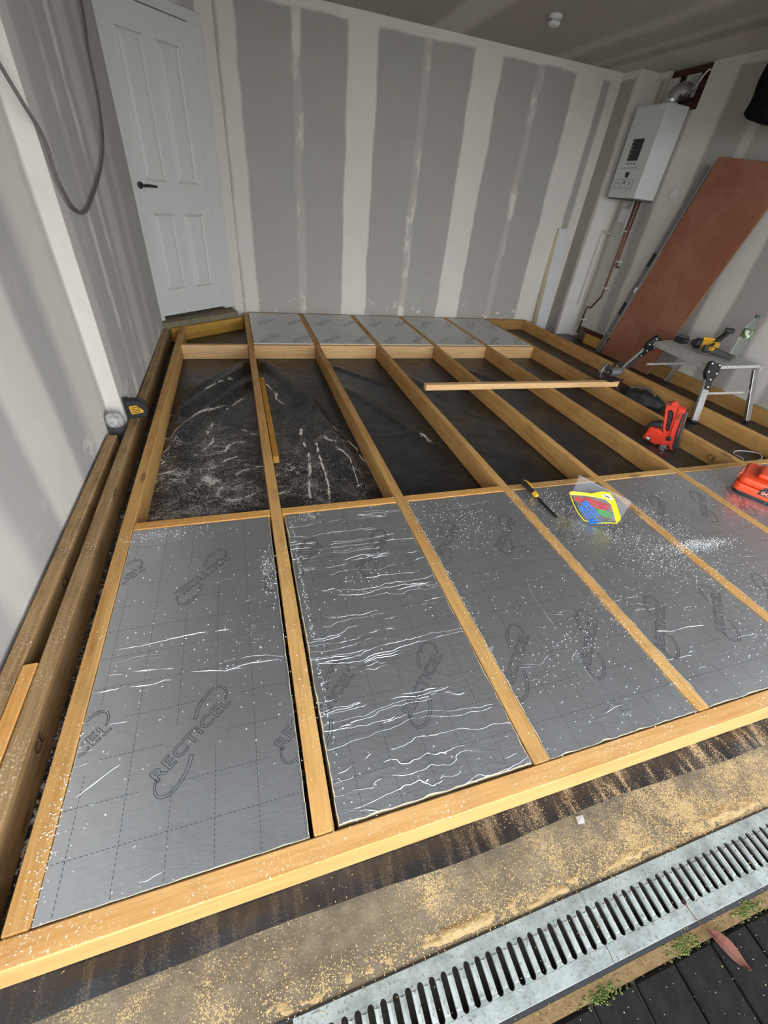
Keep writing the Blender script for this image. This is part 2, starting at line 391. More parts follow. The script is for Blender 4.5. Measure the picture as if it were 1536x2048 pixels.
JX = [(-1.2,-1.152),(-.602,-.553),(-.003,.046),(.597,.645),(1.205,1.252),(1.805,1.852),(2.392,2.44),(2.995,3.042)]
def mem_h(x, y):
    k = min(max(min(abs(x-a), abs(x-b))-.01, 0)/.05 if not (a <= x <= b) else 0 for a, b in JX); k = min(1, k)
    k *= min(1, max(0, abs(y+.025)-.045)/.06)*min(1, max(0, abs(y-2.45)-.045)/.06)
    if -1.33 < y < -1.24 or x < -1.19: k = 0
    h = .010*abs(noise.noise((x*3, y*3, 1.3)))+.006*abs(noise.noise((x*9, y*9, 4)))
    # long folds running down from the rear left
    for (ax, ay, bx, by, w, A) in ((-1.15,1.15,-.60,2.25,.050,.055),(-1.15,.85,-.62,1.85,.045,.045),(-1.1,1.55,-.62,2.35,.04,.035),(-.52,2.35,-.20,1.35,.045,.065),(-.20,1.40,-.10,.35,.040,.050),(-.52,1.9,-.30,.5,.03,.012),(1.3,2.2,1.75,1.5,.04,.022),(.1,1.7,.55,.6,.03,.018),(.1,2.2,.5,1.7,.03,.02),(.7,2.1,1.1,.9,.03,.015)):
        px, py = x-ax, y-ay; lx, ly = bx-ax, by-ay; L = math.hypot(lx, ly); tt = (px*lx+py*ly)/(L*L)
        dd = (px*ly-py*lx)/L + .03*noise.noise((x*2, y*2, 9))
        e = max(0, min(1, (tt+.15)/.3))*max(0, min(1, (1.15-tt)/.3))
        h += A*e*math.exp(-(dd/w)**2)
    return h*k
def membrane():
    nx, ny = 230, 250; x0, x1, y0, y1 = -1.40, 3.64, -1.37, 3.6
    vs = []
    for j in range(ny+1):
        for i in range(nx+1):
            x = x0+(x1-x0)*i/nx; y = y0+(y1-y0)*j/ny; yy = y
            if j == 0: yy = y+.012*noise.noise((x*2.1, 0, 0))
            vs.append((x, yy, G+.0015+mem_h(x, y)+(.004*noise.noise((x*6,y*6,2)) if y < -1.33 else 0)))
    fs = []; use = {}; nv = []
    for j in range(ny):
        for i in range(nx):
            q = (j*(nx+1)+i, j*(nx+1)+i+1, (j+1)*(nx+1)+i+1, (j+1)*(nx+1)+i)
            if any((vs[a][0] < -1.334 and vs[a][1] > .96) or (vs[a][0]+1.275)*-.6043+(vs[a][1]-2.925)*.7968 > .015 for a in q): continue
            for a in q:
                if a not in use: use[a] = len(nv); nv.append(vs[a])
            fs.append(tuple(use[a] for a in q))
    vs = nv
    o = MB().add(vs, fs).build('damp_proof_membrane', membrane_mat(), smooth=True, fix=False)
    tag(o, 'black plastic damp proof sheet laid over the concrete under all the joists', 'membrane')
membrane()
# ------------------------------------------------------------------ timbers
def timber(name, p0, p1, w, h, mat, ztop=0, label=None, group=None, cat='timber', parent=None, bev=.003):
    p0 = Vector(p0); p1 = Vector(p1); d = p1-p0; L = d.length
    o = MB().box(0, L, -w/2, w/2, -h, 0).build(name, mat, parent, loc=(p0.x, p0.y, ztop), rz=math.atan2(d.y, d.x), bevel=bev)
    if label: tag(o, label, cat, group)
    return o
H = .1195; JY0, JY1 = -1.2595, 3.595
jl = ['first joist from the left wall, edging the leftmost foil panel',
      'second long joist from the left, right of the smooth foil panel',
      'third long joist from the left, between the second and third front foil panels',
      'fourth long joist from the left, ending beside the yellow handled pad saw',
      'fifth long joist from the left, the clear bag of shims leans across it',
      'sixth long joist from the left, between the shim bag and the orange case',
      'seventh long joist from the left, right behind the orange nail gun',
      'eighth long joist from the left, running under the aluminium work bench']
for k, (a, b) in enumerate(JX):
    y1 = 2.99 if k == 0 else JY1
    m = WOOD_FRESH if k in (0,) else WOOD_TOP
    timber('floor_joist', ((a+b)/2, JY0), ((a+b)/2+(.0 if k else .0), y1), b-a-.001, H, WOOD_TOP, 0, jl[k], 'floor joists running to the back wall', 'joist')
timber('floor_joist', (3.628,-1.2595), (3.628,2.55), .048, H, WOOD_TOP, 0, 'joist lying tight against the right hand wall behind the work bench', 'floor joists running to the back wall', 'joist')
timber('front_beam', (-1.412,-1.285), (3.655,-1.285), .049, H, WOOD_BEAM, .001, 'long pale front timber closing the floor frame above the concrete strip', 'beam')
bayname = ['leftmost', 'second', 'third', 'fourth', 'fifth', 'sixth', 'seventh']
for k in range(7):
    a, b = JX[k][1]+.001, JX[k+1][0]-.001
    timber('noggin', (a,-.026), (b,-.026), .048, H, WOOD_FRESH if k < 3 else WOOD_TOP, -.0005, 'short cross timber at the back of the %s front foil panel' % bayname[k], 'cross timbers behind the front panels', 'noggin')
timber('noggin', (JX[7][1]+.001,-.026), (3.602,-.026), .048, H, WOOD_TOP, -.0005, 'short cross timber between the eighth joist and the right wall', 'cross timbers behind the front panels', 'noggin')
for k in range(6):
    a, b = JX[k][1]+.001, JX[k+1][0]-.001
    timber('noggin', (a,2.45), (b,2.45), .046, H, WOOD_PALE, -.0005, ['knotty pale cross timber in front of the dark corner bay by the door',
        'pale cross timber under the front edge of the leftmost rear foil panel','pale cross timber with dark split under the second rear foil panel','pale cross timber under the front edge of the third rear foil panel',
        'pale cross timber under the front edge of the fourth rear foil panel','pale cross timber under the front edge of the fifth, rightmost rear foil panel'][k], 'cross timbers before the rear panels', 'noggin')
timber('ledger', (-.55,3.626), (3.05,3.626), .046, H, WOOD_TOP, -.001, 'thin strip of timber fixed along the foot of the rear wall', None, 'timber')
timber('wall_timber', (-1.3785,-1.259), (-1.3785,.81), .047, H, WOOD_OLD, 0, 'weathered brown timber against the near left wall, ending at the grey pipe stub', None, 'timber')
timber('wall_timber', (-1.285,-1.259), (-1.312,2.90), .047, H, WOOD_OLD, 0, 'weathered brown timber the black laser level box sits on', None, 'timber')
timber('offcut', (-1.333,-1.259), (-1.333,-.63), .038, .09, WOOD_OFF, .002, 'fresh orange offcut wedged between the two brown timbers by the left wall', None, 'timber')
timber('threshold_timber', (-1.275,2.925), (-.625,3.418), .040, H, WOOD_GREEN, 0, 'yellow treated timber set diagonally in front of the white door', None, 'timber')
timber('loose_plank', (.672,1.327), (2.525,1.302), .05, .046, WOOD_PALE, .0475, 'loose pale plank laid across the joists in the middle of the room', None, 'plank')
timber('offcut', (-.528,.58), (-.528,1.84), .034, .046, WOOD_GREEN, G+.052, 'short greenish offcut lying beside the second joist on the black sheet', None, 'timber')
timber('block', (3.56,2.66), (3.56,3.0), .05, .11, WOOD_GREEN, 0, 'short timber block by the foot of the copper pipe', None, 'timber')

def text_mb(body, size, M, off=0, z=.0006):
    cu = bpy.data.curves.new('tt', 'FONT'); cu.body = body; cu.size = size; cu.offset = off; cu.resolution_u = 2; cu.align_x = 'CENTER'
    o = bpy.data.objects.new('tt', cu); COL.objects.link(o); me = bpy.data.meshes.new_from_object(o.evaluated_get(bpy.context.evaluated_depsgraph_get()))
    mb = MB().add([tuple(M @ Vector((v.co.x, v.co.y, z))) for v in me.vertices], [tuple(p.vertices) for p in me.polygons])
    bpy.data.objects.remove(o); bpy.data.curves.remove(cu); bpy.data.meshes.remove(me); return mb
STAMP = plain('stamp_ink', (.035,.026,.018), .8, var=.3)
def stamp(par, body, size, p, r):
    o = text_mb(body, size, frame_matrix(p, r, (0,0,1))).build('ink_stamp', STAMP, None, fix=False); o.parent = par; o.matrix_parent_inverse = (Matrix.Translation(par.location) @ par.rotation_euler.to_matrix().to_4x4()).inverted()
O_ = bpy.data.objects
stamp(O_['wall_timber'], 'CE', .05, (-1.3548,-.25,-.065), (0,1,0)); stamp(O_['wall_timber.001'], 'CE', .045, (-1.2625,-.86,-.058), (.009,-1,0)[:0] or (-.0062,1,0))
stamp(O_['floor_joist.006'], 'CE', .055, (2.3915,.16,-.085), (0,-1,0))
# ------------------------------------------------------------------ foil faced insulation panels
def foil_mat(name, wr, seed, ripple=1.0, base=(.60,.615,.645), metal=.92, radd=0):
    t = NT(name); p = t.map(t.pos(), (1,1,1), (seed*1.7, seed*2.3, 0))
    x = t.xyz(p)
    warp = t.noise(t.map(p, (1.5,3,1)), 1.5, 4, .6)
    warp2 = t.noise(p, 14, 3, .6)
    yy = t.math('ADD', t.math('ADD', x[1], t.math('MULTIPLY', warp, .16)), t.math('MULTIPLY', warp2, .012))
    cv = t.new('ShaderNodeCombineXYZ'); t.lk(t.math('MULTIPLY', x[0], .5), cv.inputs[0]); t.lk(t.math('MULTIPLY', yy, 12.0), cv.inputs[1])
    r = t.noise(cv.outputs[0], 1.6, 2, .5)
    ridge = t.step(t.math('ABSOLUTE', t.math('SUBTRACT', r, .5)), .010, .0)
    mask = t.step(t.noise(t.map(p, (2.5,7,1)), 1.2, 3, .6), .60-.16*wr, .66-.10*wr)
    ridge = t.math('MULTIPLY', ridge, mask)
    fine = t.noise(t.map(p, (26,60,1)), 1.0, 4, .65, .5)
    fine2 = t.noise(p, 9, 3, .6)
    h = t.math('ADD', t.math('MULTIPLY', ridge, .0019*max(wr,.35)), t.math('MULTIPLY', fine, .00055*ripple))
    h = t.math('ADD', h, t.math('MULTIPLY', fine2, .0016*ripple))
    b = t.new('ShaderNodeBump'); b.inputs['Strength'].default_value = 1; b.inputs['Distance'].default_value = 1.0
    t.lk(h, b.inputs['Height']); t.lk(b.outputs[0], t.b.inputs['Normal'])
    g = t.noise(p, 6, 3, .6)
    sm = t.step(t.noise(p, 3, 4, .7), .45, .8)
    c = t.mix(t.math('MULTIPLY', sm, .35), base, tuple(x*.72 for x in base))
    t.set(color=c, metal=metal, rough=t.math('ADD', .30+radd, t.math('MULTIPLY', g, .14)))
    return t.m
FOILS = {0: foil_mat('foil_smooth', .08, 0, 1.2), 1: foil_mat('foil_creased', 1.0, 1, 2.3), 2: foil_mat('foil_dull', .06, 2, 1.3), 3: foil_mat('foil_rear', .0, 3, .8, (.64,.64,.63), .35, .22)}
FOAM = plain('cream_foam', srgb(224,212,180), .9, var=.1, scale=90, bump=.6)
INK = plain('dark_ink', (.035,.037,.04), .6, var=.1)
# outlines of the printed letters
def glyphs(text):
    cu = bpy.data.curves.new('tmp_text', 'FONT'); cu.body = text; cu.size = 1; cu.offset = .018; cu.space_character = 1.12; cu.resolution_u = 3
    o = bpy.data.objects.new('tmp_text', cu); COL.objects.link(o)
    dg = bpy.context.evaluated_depsgraph_get(); me = bpy.data.meshes.new_from_object(o.evaluated_get(dg))
    cnt = {}
    for pl in me.polygons:
        for k in pl.edge_keys: cnt[k] = cnt.get(k, 0)+1
    co = [v.co.copy() for v in me.vertices]
    # merge duplicates by position so that inner tessellation edges do not count as outline
    key = {}; cn = {}
    for pl in me.polygons:
        for a, b in pl.edge_keys:
            ka = (round(co[a].x,4), round(co[a].y,4)); kb = (round(co[b].x,4), round(co[b].y,4))
            q = (ka, kb) if ka < kb else (kb, ka); cn[q] = cn.get(q, 0)+1
    seg = [q for q, c in cn.items() if c == 1]
    bpy.data.objects.remove(o); bpy.data.curves.remove(cu); bpy.data.meshes.remove(me)
    x0 = min(min(a[0], b[0]) for a, b in seg); x1 = max(max(a[0], b[0]) for a, b in seg)
    ys = [a[1] for a, b in seg]
    return [((a[0]-(x0+x1)/2, a[1]), (b[0]-(x0+x1)/2, b[1])) for a, b in seg], x1-x0, min(ys), max(ys)
def logo_segments():
    gs, w, y0, y1 = glyphs('RECTiCEL')
    s = .238/w; sy = .033/.73
    out = [((a[0]*s, a[1]*sy-.012), (b[0]*s, b[1]*sy-.012)) for a, b in gs]
    def arc(ctrl, w0, w1):
        # smooth path with a gap between its two outlines
        P = []
        n = len(ctrl)
        for i in range(n-1):
            p0, p1, p2, p3 = [Vector(ctrl[max(0,min(n-1,i+k))]) for k in (-1,0,1,2)]
            for q in range(8):
                t = q/8; P.append(.5*((2*p1)+(p2-p0)*t+(2*p0-5*p1+4*p2-p3)*t*t+(3*p1-p0-3*p2+p3)*t**3))
        P.append(Vector(ctrl[-1])); L = []; R = []
        for i, p in enumerate(P):
            d = (P[min(i+1,len(P)-1)]-P[max(i-1,0)]).normalized(); nn = Vector((-d.y,d.x)); h = (w0+(w1-w0)*i/(len(P)-1))/2
            L.append(p+nn*h); R.append(p-nn*h)
        loop = L+R[::-1]
        return [((loop[i].x,loop[i].y),(loop[(i+1)%len(loop)].x,loop[(i+1)%len(loop)].y)) for i in range(len(loop))]
    top = [(.034,.034),(.062,.052),(.096,.061),(.125,.058),(.139,.042),(.133,.022),(.117,.008)]
    out += arc(top, .009, .004)
    out += arc([(-x,-y+.004) for x, y in top], .009, .004)
    return out
LOGO = logo_segments()
def clip(a, b, x0, x1, y0, y1):
    t0, t1 = 0.0, 1.0; dx, dy = b[0]-a[0], b[1]-a[1]
    for p, q in ((-dx,a[0]-x0),(dx,x1-a[0]),(-dy,a[1]-y0),(dy,y1-a[1])):
        if abs(p) < 1e-12:
            if q < 0: return None
        else:
            r = q/p
            if p < 0: t0 = max(t0, r)
            else: t1 = min(t1, r)
    if t0 >= t1: return None
    return (a[0]+dx*t0,a[1]+dy*t0),(a[0]+dx*t1,a[1]+dy*t1)
def foil_panel(x0, x1, y0, y1, ztop, thick, mat, cx, label, group, grid=True, jit=.0025, ink=True, gx=-.018, gy=-.061, wgt=.0015):
    root = empty('insulation_board', ((x0+x1)/2,(y0+y1)/2,ztop-thick)); tag(root, label, 'insulation board', group)
    ox, oy = (x0+x1)/2, (y0+y1)/2
    def border(ins, j, n=40):
        P = []
        m = int(n*(y1-y0)/(x1-x0))
        for i in range(n): P.append((x0+ins+(x1-x0-2*ins)*i/n, y0+ins, 0, 1))
        for i in range(m): P.append((x1-ins, y0+ins+(y1-y0-2*ins)*i/m, -1, 0))
        for i in range(n): P.append((x1-ins-(x1-x0-2*ins)*i/n, y1-ins, 0, -1))
        for i in range(m): P.append((x0+ins, y1-ins-(y1-y0-2*ins)*i/m, 1, 0))
        out = []
        for x, y, a, b in P:
            d = j*max(0, noise.noise((x*23,y*23,x0))*.9+.5*noise.noise((x*90,y*90,3))+.25); out.append((x+a*d-ox, y+b*d-oy))
        return out
    MB().prism(border(0, jit), 0, thick-.0012).build('foam_core', FOAM, root)
    MB().prism(border(.001, jit*1.6), thick-.0012, thick-.0002).build('foil_face', mat, root)
    mb = MB()
    zz = thick+.0004
    def ribbon(a, b, w):
        a = Vector(a); b = Vector(b); d = b-a
        if d.length < 1e-5: return
        nrm = Vector((-d.y,d.x)).normalized()*w/2
        mb.add([(a.x-ox+nrm.x,a.y-oy+nrm.y,zz),(b.x-ox+nrm.x,b.y-oy+nrm.y,zz),(b.x-ox-nrm.x,b.y-oy-nrm.y,zz),(a.x-ox-nrm.x,a.y-oy-nrm.y,zz)], [(3,2,1,0)])
    cs = []
    for row in range(-6, 12):
        yc = -.96+.6*row
        for flip in (0, 1):
            y = yc+(.6 if flip else 0) if False else yc
        f = row % 2
        for k in range(-8, 12):
            xx = cx+.3*k
            if x0-.15 < xx < x1+.15 and y0-.15 < yc < y1+.15: cs.append((xx, yc, math.radians(224 if f else 44)))
    ix0, ix1, iy0, iy1 = x0+.006, x1-.006, y0+.006, y1-.006
    for cxx, cyy, an in cs:
        c, s = math.cos(an), math.sin(an)
        for a, b in LOGO:
            A = (cxx+a[0]*c-a[1]*s, cyy+a[0]*s+a[1]*c); B = (cxx+b[0]*c-b[1]*s, cyy+b[0]*s+b[1]*c)
            q = clip(A, B, ix0, ix1, iy0, iy1)
            if q: ribbon(q[0], q[1], wgt)
    mb.build('printed_logo', INK, root, fix=False)
    mb = MB()
    def inlogo(x, y):
        for cxx, cyy, an in cs:
            dx, dy = x-cxx, y-cyy; u = dx*math.cos(an)+dy*math.sin(an); v = -dx*math.sin(an)+dy*math.cos(an)
            if (u/.155)**2+(v/.06)**2 < 1: return True
        return False
    if grid:
        for k in range(-20, 45):
            gxx = gx+.1*k
            if ix0 < gxx < ix1:
                y = iy0
                while y < iy1-.008:
                    if not inlogo(gxx, y): ribbon((gxx,y),(gxx,y+.0065), .0011)
                    y += .0105
            gyy = gy+.1*k
            if iy0 < gyy < iy1:
                x = ix0
                while x < ix1-.008:
                    if not inlogo(x, gyy): ribbon((x,gyy),(x+.0065,gyy), .0011)
                    x += .0105
        mb.build('printed_grid', INK, root, fix=False)
    return root
FY0, FY1 = -1.2575, -.0515
fl = ['smooth foil insulation panel at the front left with one long crease across it',
      'heavily creased foil insulation panel, second from left in the front row',
      'foil insulation panel third from left in the front row, scored by one lengthwise line',
      'foil insulation panel under the clear shim bag and pad saw, dusted with white foam',
      'foil insulation panel between the shim bag and the orange case, fifth in front row',
      'foil insulation panel carrying the orange case at the right of the front row',
      'foil insulation panel at the far right end of the front row']
fx = [(-1.1505,-.611,0,-.873,-.018),(-.5425,-.0055,1,-.21,.02),(.048,.595,2,.124,.055),(.647,1.203,2,.75,.0),(1.254,1.803,2,1.36,.03),(1.854,2.39,2,1.95,.05),(2.442,2.992,2,2.5,.0)]
for (a, b, m, cx, gx), l in zip(fx, fl):
    foil_panel(a, b, FY0 if m != 1 else FY0+.004, FY1, -.003, .10, FOILS[m], cx, l, 'front row of foil insulation panels', gx=gx, jit=.0035 if m else .002)
rl = ['leftmost', 'second from left', 'middle', 'fourth from left', 'rightmost']
for k in range(1, 6):
    a, b = JX[k][1]+.003, JX[k+1][0]-.003
    foil_panel(a, b, 2.4745, 3.601, .004, .10, FOILS[3], a+.16, 'grey foil insulation panel along the rear wall, %s of the five' % rl[k-1], 'rear row of foil insulation panels', grid=False, wgt=.0022)

def crease(par, L, w, h, name='raised_crease', mat=None):
    P = []
    for a, b in zip(L, L[1:]):
        n = max(2, int(math.hypot(b[0]-a[0], b[1]-a[1])/.008))
        for q in range(n):
            t_ = q/n; x = a[0]+(b[0]-a[0])*t_; y = a[1]+(b[1]-a[1])*t_; P.append((x+.0022*noise.noise((x*60,y*60,1)), y+.0022*noise.noise((x*60,y*60,7))))
    P.append(L[-1]); vs = []; fs = []; m = len(P); z0 = -.0034
    for i, (x, y) in enumerate(P):
        d = Vector((P[min(i+1,m-1)][0]-P[max(i-1,0)][0], P[min(i+1,m-1)][1]-P[max(i-1,0)][1])).normalized(); t_ = i/(m-1); k = min(1, t_*8+.15, (1-t_)*8+.15)*max(.12, .55+1.1*noise.noise((x*22,y*22,2)))
        nx, ny = -d.y*w*k, d.x*w*k
        vs += [(x-nx,y-ny,z0),(x,y,z0+h*k),(x+nx,y+ny,z0)]
    for i in range(m-1): fs += [(3*i,3*i+3,3*i+4,3*i+1),(3*i+1,3*i+4,3*i+5,3*i+2)]
    o = MB().add([(a-par.location.x, b-par.location.y, c-par.location.z) for a, b, c in vs], fs).build(name, mat, par)
CREASE = plain('raised_foil', (.74,.75,.77), .30, .75, var=.05)
IB = [bpy.data.objects['insulation_board'+('' if k == 0 else '.%03d' % k)] for k in range(7)]
for L in ([(-.899,-.761),(-.838,-.77),(-.795,-.782),(-.752,-.775),(-.722,-.772),(-.624,-.780)],[(-1.145,-.770),(-1.079,-.769),(-1.001,-.779),(-.962,-.772),(-.906,-.781)],[(-1.138,-.633),(-1.032,-.634),(-.961,-.628),(-.872,-.623),(-.772,-.631)],[(-1.12,-.72),(-1.02,-.725),(-.94,-.738)],[(-1.13,-1.04),(-1.07,-1.0),(-1.04,-.985)],[(-1.125,-.88),(-1.08,-.872),(-1.04,-.875)]):
    crease(IB[0], L, .0017, .0014, mat=CREASE)
crease(IB[2], [(.339,-.584),(.368,-.619),(.338,-.721),(.333,-.992),(.332,-1.121),(.342,-1.246)], .0016, .0012, 'score_line', CREASE)
crease(IB[3], [(.80,-.154),(.793,-.426),(.762,-.758),(.786,-.895),(.777,-.989),(.749,-1.048)], .0014, .0010, 'score_line', CREASE)
crease(IB[3], [(.704,-.976),(.773,-.992),(.85,-.99),(.928,-1.0)], .0018, .0014, mat=CREASE)
text_mb('3004321', .020, frame_matrix((-.475,-.240,0), (-1,.06,0), (-.06,-1,0)), z=.0).build('printed_number', INK, IB[1], M=Matrix.Translation((0,0,-.0024)), fix=False)
bpy.data.objects['printed_number'].matrix_parent_inverse = Matrix.Translation(IB[1].location).inverted()
# ------------------------------------------------------------------ crumbs, dust and sawdust
def chips(name, pts, mat, label, cat, flat=.6):
    vs = []; fs = []
    for x, y, z, r in pts:
        k = len(vs); a = random.random()*6.28
        for q in range(3):
            an = a+q*2.1+random.uniform(-.4,.4); vs.append((x+r*math.cos(an)*random.uniform(.6,1.3), y+r*math.sin(an)*random.uniform(.6,1.3), z))
        vs.append((x, y, z+r*flat)); fs += [(k,k+1,k+3),(k+1,k+2,k+3),(k+2,k,k+3)]
    o = MB().add(vs, fs).build(name, mat, fix=False); tag(o, label, cat, kind='stuff')
STREAKS = [[(-1.16,0.97),(-1.11,0.95),(-1.09,1.02),(-1.06,1.11),(-1.0,1.17),(-0.94,1.25),(-0.88,1.32),(-0.81,1.41)],[(-1.16,1.28),(-1.12,1.32),(-1.09,1.39),(-1.02,1.47)],[(-0.89,1.15),(-0.9,1.06),(-0.92,0.99),(-0.88,0.97),(-0.88,0.88),(-0.93,0.79),(-0.9,0.81)],[(-0.91,0.57),(-0.85,0.6),(-0.8,0.66),(-0.74,0.69)],[(-0.75,0.49),(-0.72,0.53),(-0.67,0.54),(-0.61,0.57)],[(-1.15,0.53),(-1.1,0.49),(-1.03,0.48)],[(-0.84,0.76),(-0.81,0.76),(-0.79,0.83),(-0.74,0.88),(-0.7,0.86)],[(-0.89,0.42),(-0.85,0.46),(-0.81,0.41),(-0.85,0.32),(-0.81,0.26),(-0.75,0.25),(-0.68,0.28),(-0.64,0.32)],[(-0.93,0.21),(-0.87,0.19),(-0.81,0.22),(-0.75,0.24)],[(-1.16,0.71),(-1.13,0.72)],[(-1.16,0.65),(-1.13,0.69)],[(-1.15,0.76),(-1.11,0.78)],[(-1.15,0.79),(-1.12,0.84)],[(-0.94,1.6),(-0.83,1.77),(-0.75,1.87)],[(-0.8,1.35),(-0.72,1.48),(-0.65,1.6)],[(-0.7,1.03),(-0.65,0.96),(-0.61,0.97)],[(-0.93,0.55),(-0.88,0.44),(-0.92,0.48)],[(-1.15,0.56),(-1.08,0.57),(-1.05,0.54)],[(-0.33,1.0),(-0.35,0.86)],[(-0.34,0.79),(-0.33,0.65),(-0.35,0.47),(-0.38,0.31),(-0.39,0.2)],[(-0.26,0.8),(-0.27,0.62),(-0.27,0.48),(-0.27,0.35),(-0.29,0.18)],[(-0.2,0.87),(-0.18,0.8),(-0.14,0.73),(-0.05,0.8),(-0.02,0.7),(-0.02,0.58),(0.0,0.53)],[(-0.16,0.7),(-0.13,0.6),(-0.11,0.5),(-0.11,0.39),(-0.11,0.29)],[(-0.12,1.01),(-0.09,0.93)],[(-0.14,0.23),(-0.1,0.18),(-0.09,0.13)],[(-0.12,0.27),(-0.06,0.29)],[(-0.55,0.28),(-0.48,0.3)],[(-0.54,0.46),(-0.43,0.51)],[(-0.5,1.76),(-0.44,1.59),(-0.45,1.48),(-0.4,1.4)],[(0.46,0.81),(0.49,0.7)]]
pts = []
for k, L in enumerate(STREAKS):
    wd = .010 if k in (3, 7, 8, 16) else .0045
    for a, b in zip(L, L[1:]):
        n = int(math.hypot(b[0]-a[0], b[1]-a[1])*2600)+8; wd0 = wd
        for q in range(n):
            t_ = random.random(); cx_ = a[0]+(b[0]-a[0])*t_; cy_ = a[1]+(b[1]-a[1])*t_; rag = .5+1.6*noise.noise((cx_*19,cy_*19,k)); wd = wd0*max(.25, .9+1.3*noise.noise((cx_*26,cy_*26,k+5)))
            if rag < random.random()*.9: continue
            x = a[0]+(b[0]-a[0])*t_+random.gauss(0, wd)+.006*noise.noise((t_*6,k,0)); y = a[1]+(b[1]-a[1])*t_+random.gauss(0, wd*1.2)
            pts.append((x, y, G+.002+mem_h(x, y), random.uniform(.0010,.0032)))
    for _ in range(int(40*len(L))):
        q = random.choice(L); x = q[0]+random.gauss(0,.03); y = q[1]+random.gauss(0,.04); pts.append((x, y, G+.002+mem_h(x,y), random.uniform(.0008,.0022)))
for _ in range(5200):
    x = random.uniform(-1.14, -.06); y = random.uniform(.01, 1.3)
    if -.62 < x < -.54: continue
    if random.random() < .75*(1-y/1.4)*(.45+noise.noise((x*5,y*5,3))+.4*noise.noise((x*17,y*17,1)))*(1 if x < -.6 else .6): pts.append((x, y, G+.002+mem_h(x, y), random.uniform(.0012,.0030)))
for _ in range(700):
    x = random.uniform(.08, 2.36); y = random.uniform(.02, 2.3)
    if not any(a-.01 < x < b+.01 for a, b in JX): pts.append((x, y, G+.002+mem_h(x, y), random.uniform(.001,.0026)))
chips('sawdust_flakes', pts, plain('white_dust', (.66,.60,.53), .9, var=.1), 'pale sawdust gathered in the creases of the black sheet between the left joists', 'debris')
CRUMB = plain('white_crumb', (.80,.80,.78), .85, var=.05)
SAW = plain('pale_sawdust', srgb(196,168,118), .9, var=.15, scale=200)
pts = []
def on_top(x, y):
    return -1.31 < y < 0 and -1.2 < x < 3.0
for _ in range(8000):
    x = random.uniform(-1.19, 2.7); y = random.uniform(-1.30, -.005)
    dens = .25+.5*noise.noise((x*2.3, y*2.3, 5))+.22*max(0, min(1, (x-.2)/.8))+.3*noise.noise((x*7, y*7, 2))
    if random.random() < dens: pts.append((x, y, .001, random.choice((.0012,.0016,.0020,.0028))))
def cluster(cx, cy, sx, sy, an, n, rmax=.0028):
    for _ in range(n):
        a = random.gauss(0, sx); b = random.gauss(0, sy); x = cx+a*math.cos(an)-b*math.sin(an); y = cy+a*math.sin(an)+b*math.cos(an)
        if on_top(x, y): pts.append((x, y, .001, random.uniform(.0008, rmax)))
cluster(1.33, -.62, .10, .022, -.05, 800, .0034); cluster(1.05,-.62,.10,.05,.2,300); cluster(1.28, -.42, .035, .10, .3, 200); cluster(1.0, -.5, .06, .04, 0, 160); cluster(1.15,-.75,.12,.07,0,300)
cluster(-.64, -.40, .015, .07, 0, 160, .003); cluster(.95,-.30,.10,.08,.2,420); cluster(.78,-.20,.08,.07,0,220); cluster(.35,-.95,.12,.05,.3,160,.003); cluster(1.5,-1.0,.15,.10,0,260)
cluster(1.15,-1.12,.1,.05,0,120); cluster(-1.16,-1.12,.012,.10,0,160,.003); cluster(-1.05,-.10,.09,.02,0,150); cluster(-.45,-.08,.04,.02,0,80); cluster(.25,-.25,.12,.10,0,200); cluster(-.28,-.52,.06,.04,0,70,.003)
cluster(-.52, -.6, .004, .4, 0, 220); cluster(.60,-.9,.008,.3,0,160); cluster(.05,-.6,.006,.35,0,120)
chips('foam_crumbs', pts, CRUMB, 'tiny white foam crumbs scattered over the front foil panels and joists', 'debris')
pts = []
for _ in range(2600):
    x = random.uniform(-1.40, -1.13); y = random.uniform(-1.45, .9)
    if random.random() < .75 and any(a < x < b for a, b in ((-1.40,-1.357),(-1.31,-1.265),(-1.2,-1.155))): pts.append((x, y, .0005, random.uniform(.0008,.002)))
for _ in range(900):
    x = random.uniform(2.42, 3.0); pts.append((random.uniform(-.6,1.8), random.uniform(2.5,3.58), .0045, random.uniform(.001,.003)))
chips('sawdust_flakes', pts, SAW, 'fine sawdust flakes on the left timbers and rear panels', 'debris')
pts = []
for _ in range(9000):
    x = random.uniform(-1.2, 1.35); y = random.uniform(-1.50, -1.315)
    d = .10+.28*max(0, min(1, (x+.3)/1.0))+.45*noise.noise((x*5, y*8, 7))+.25*noise.noise((x*16, y*16, 1))
    if random.random() < d: pts.append((x, y, G+.002 if y > -1.37 else G-.004, random.uniform(.0008,.0024)))
for _ in range(2500):
    x = random.uniform(-.7, 1.3); y = random.uniform(-1.80, -1.49)
    if random.random() < .25+.3*max(0, x): pts.append((x, y, G+.001, random.uniform(.0006,.0018)))
for _ in range(3500):
    x = random.uniform(-.75, 1.3); pts.append((x, random.gauss(-1.478,.016), G-.002+random.uniform(0,.006), random.uniform(.0008,.0022)))
chips('sawdust_flakes', pts, SAW, 'pale sawdust strewn on the concrete strip in front of the floor frame', 'debris')
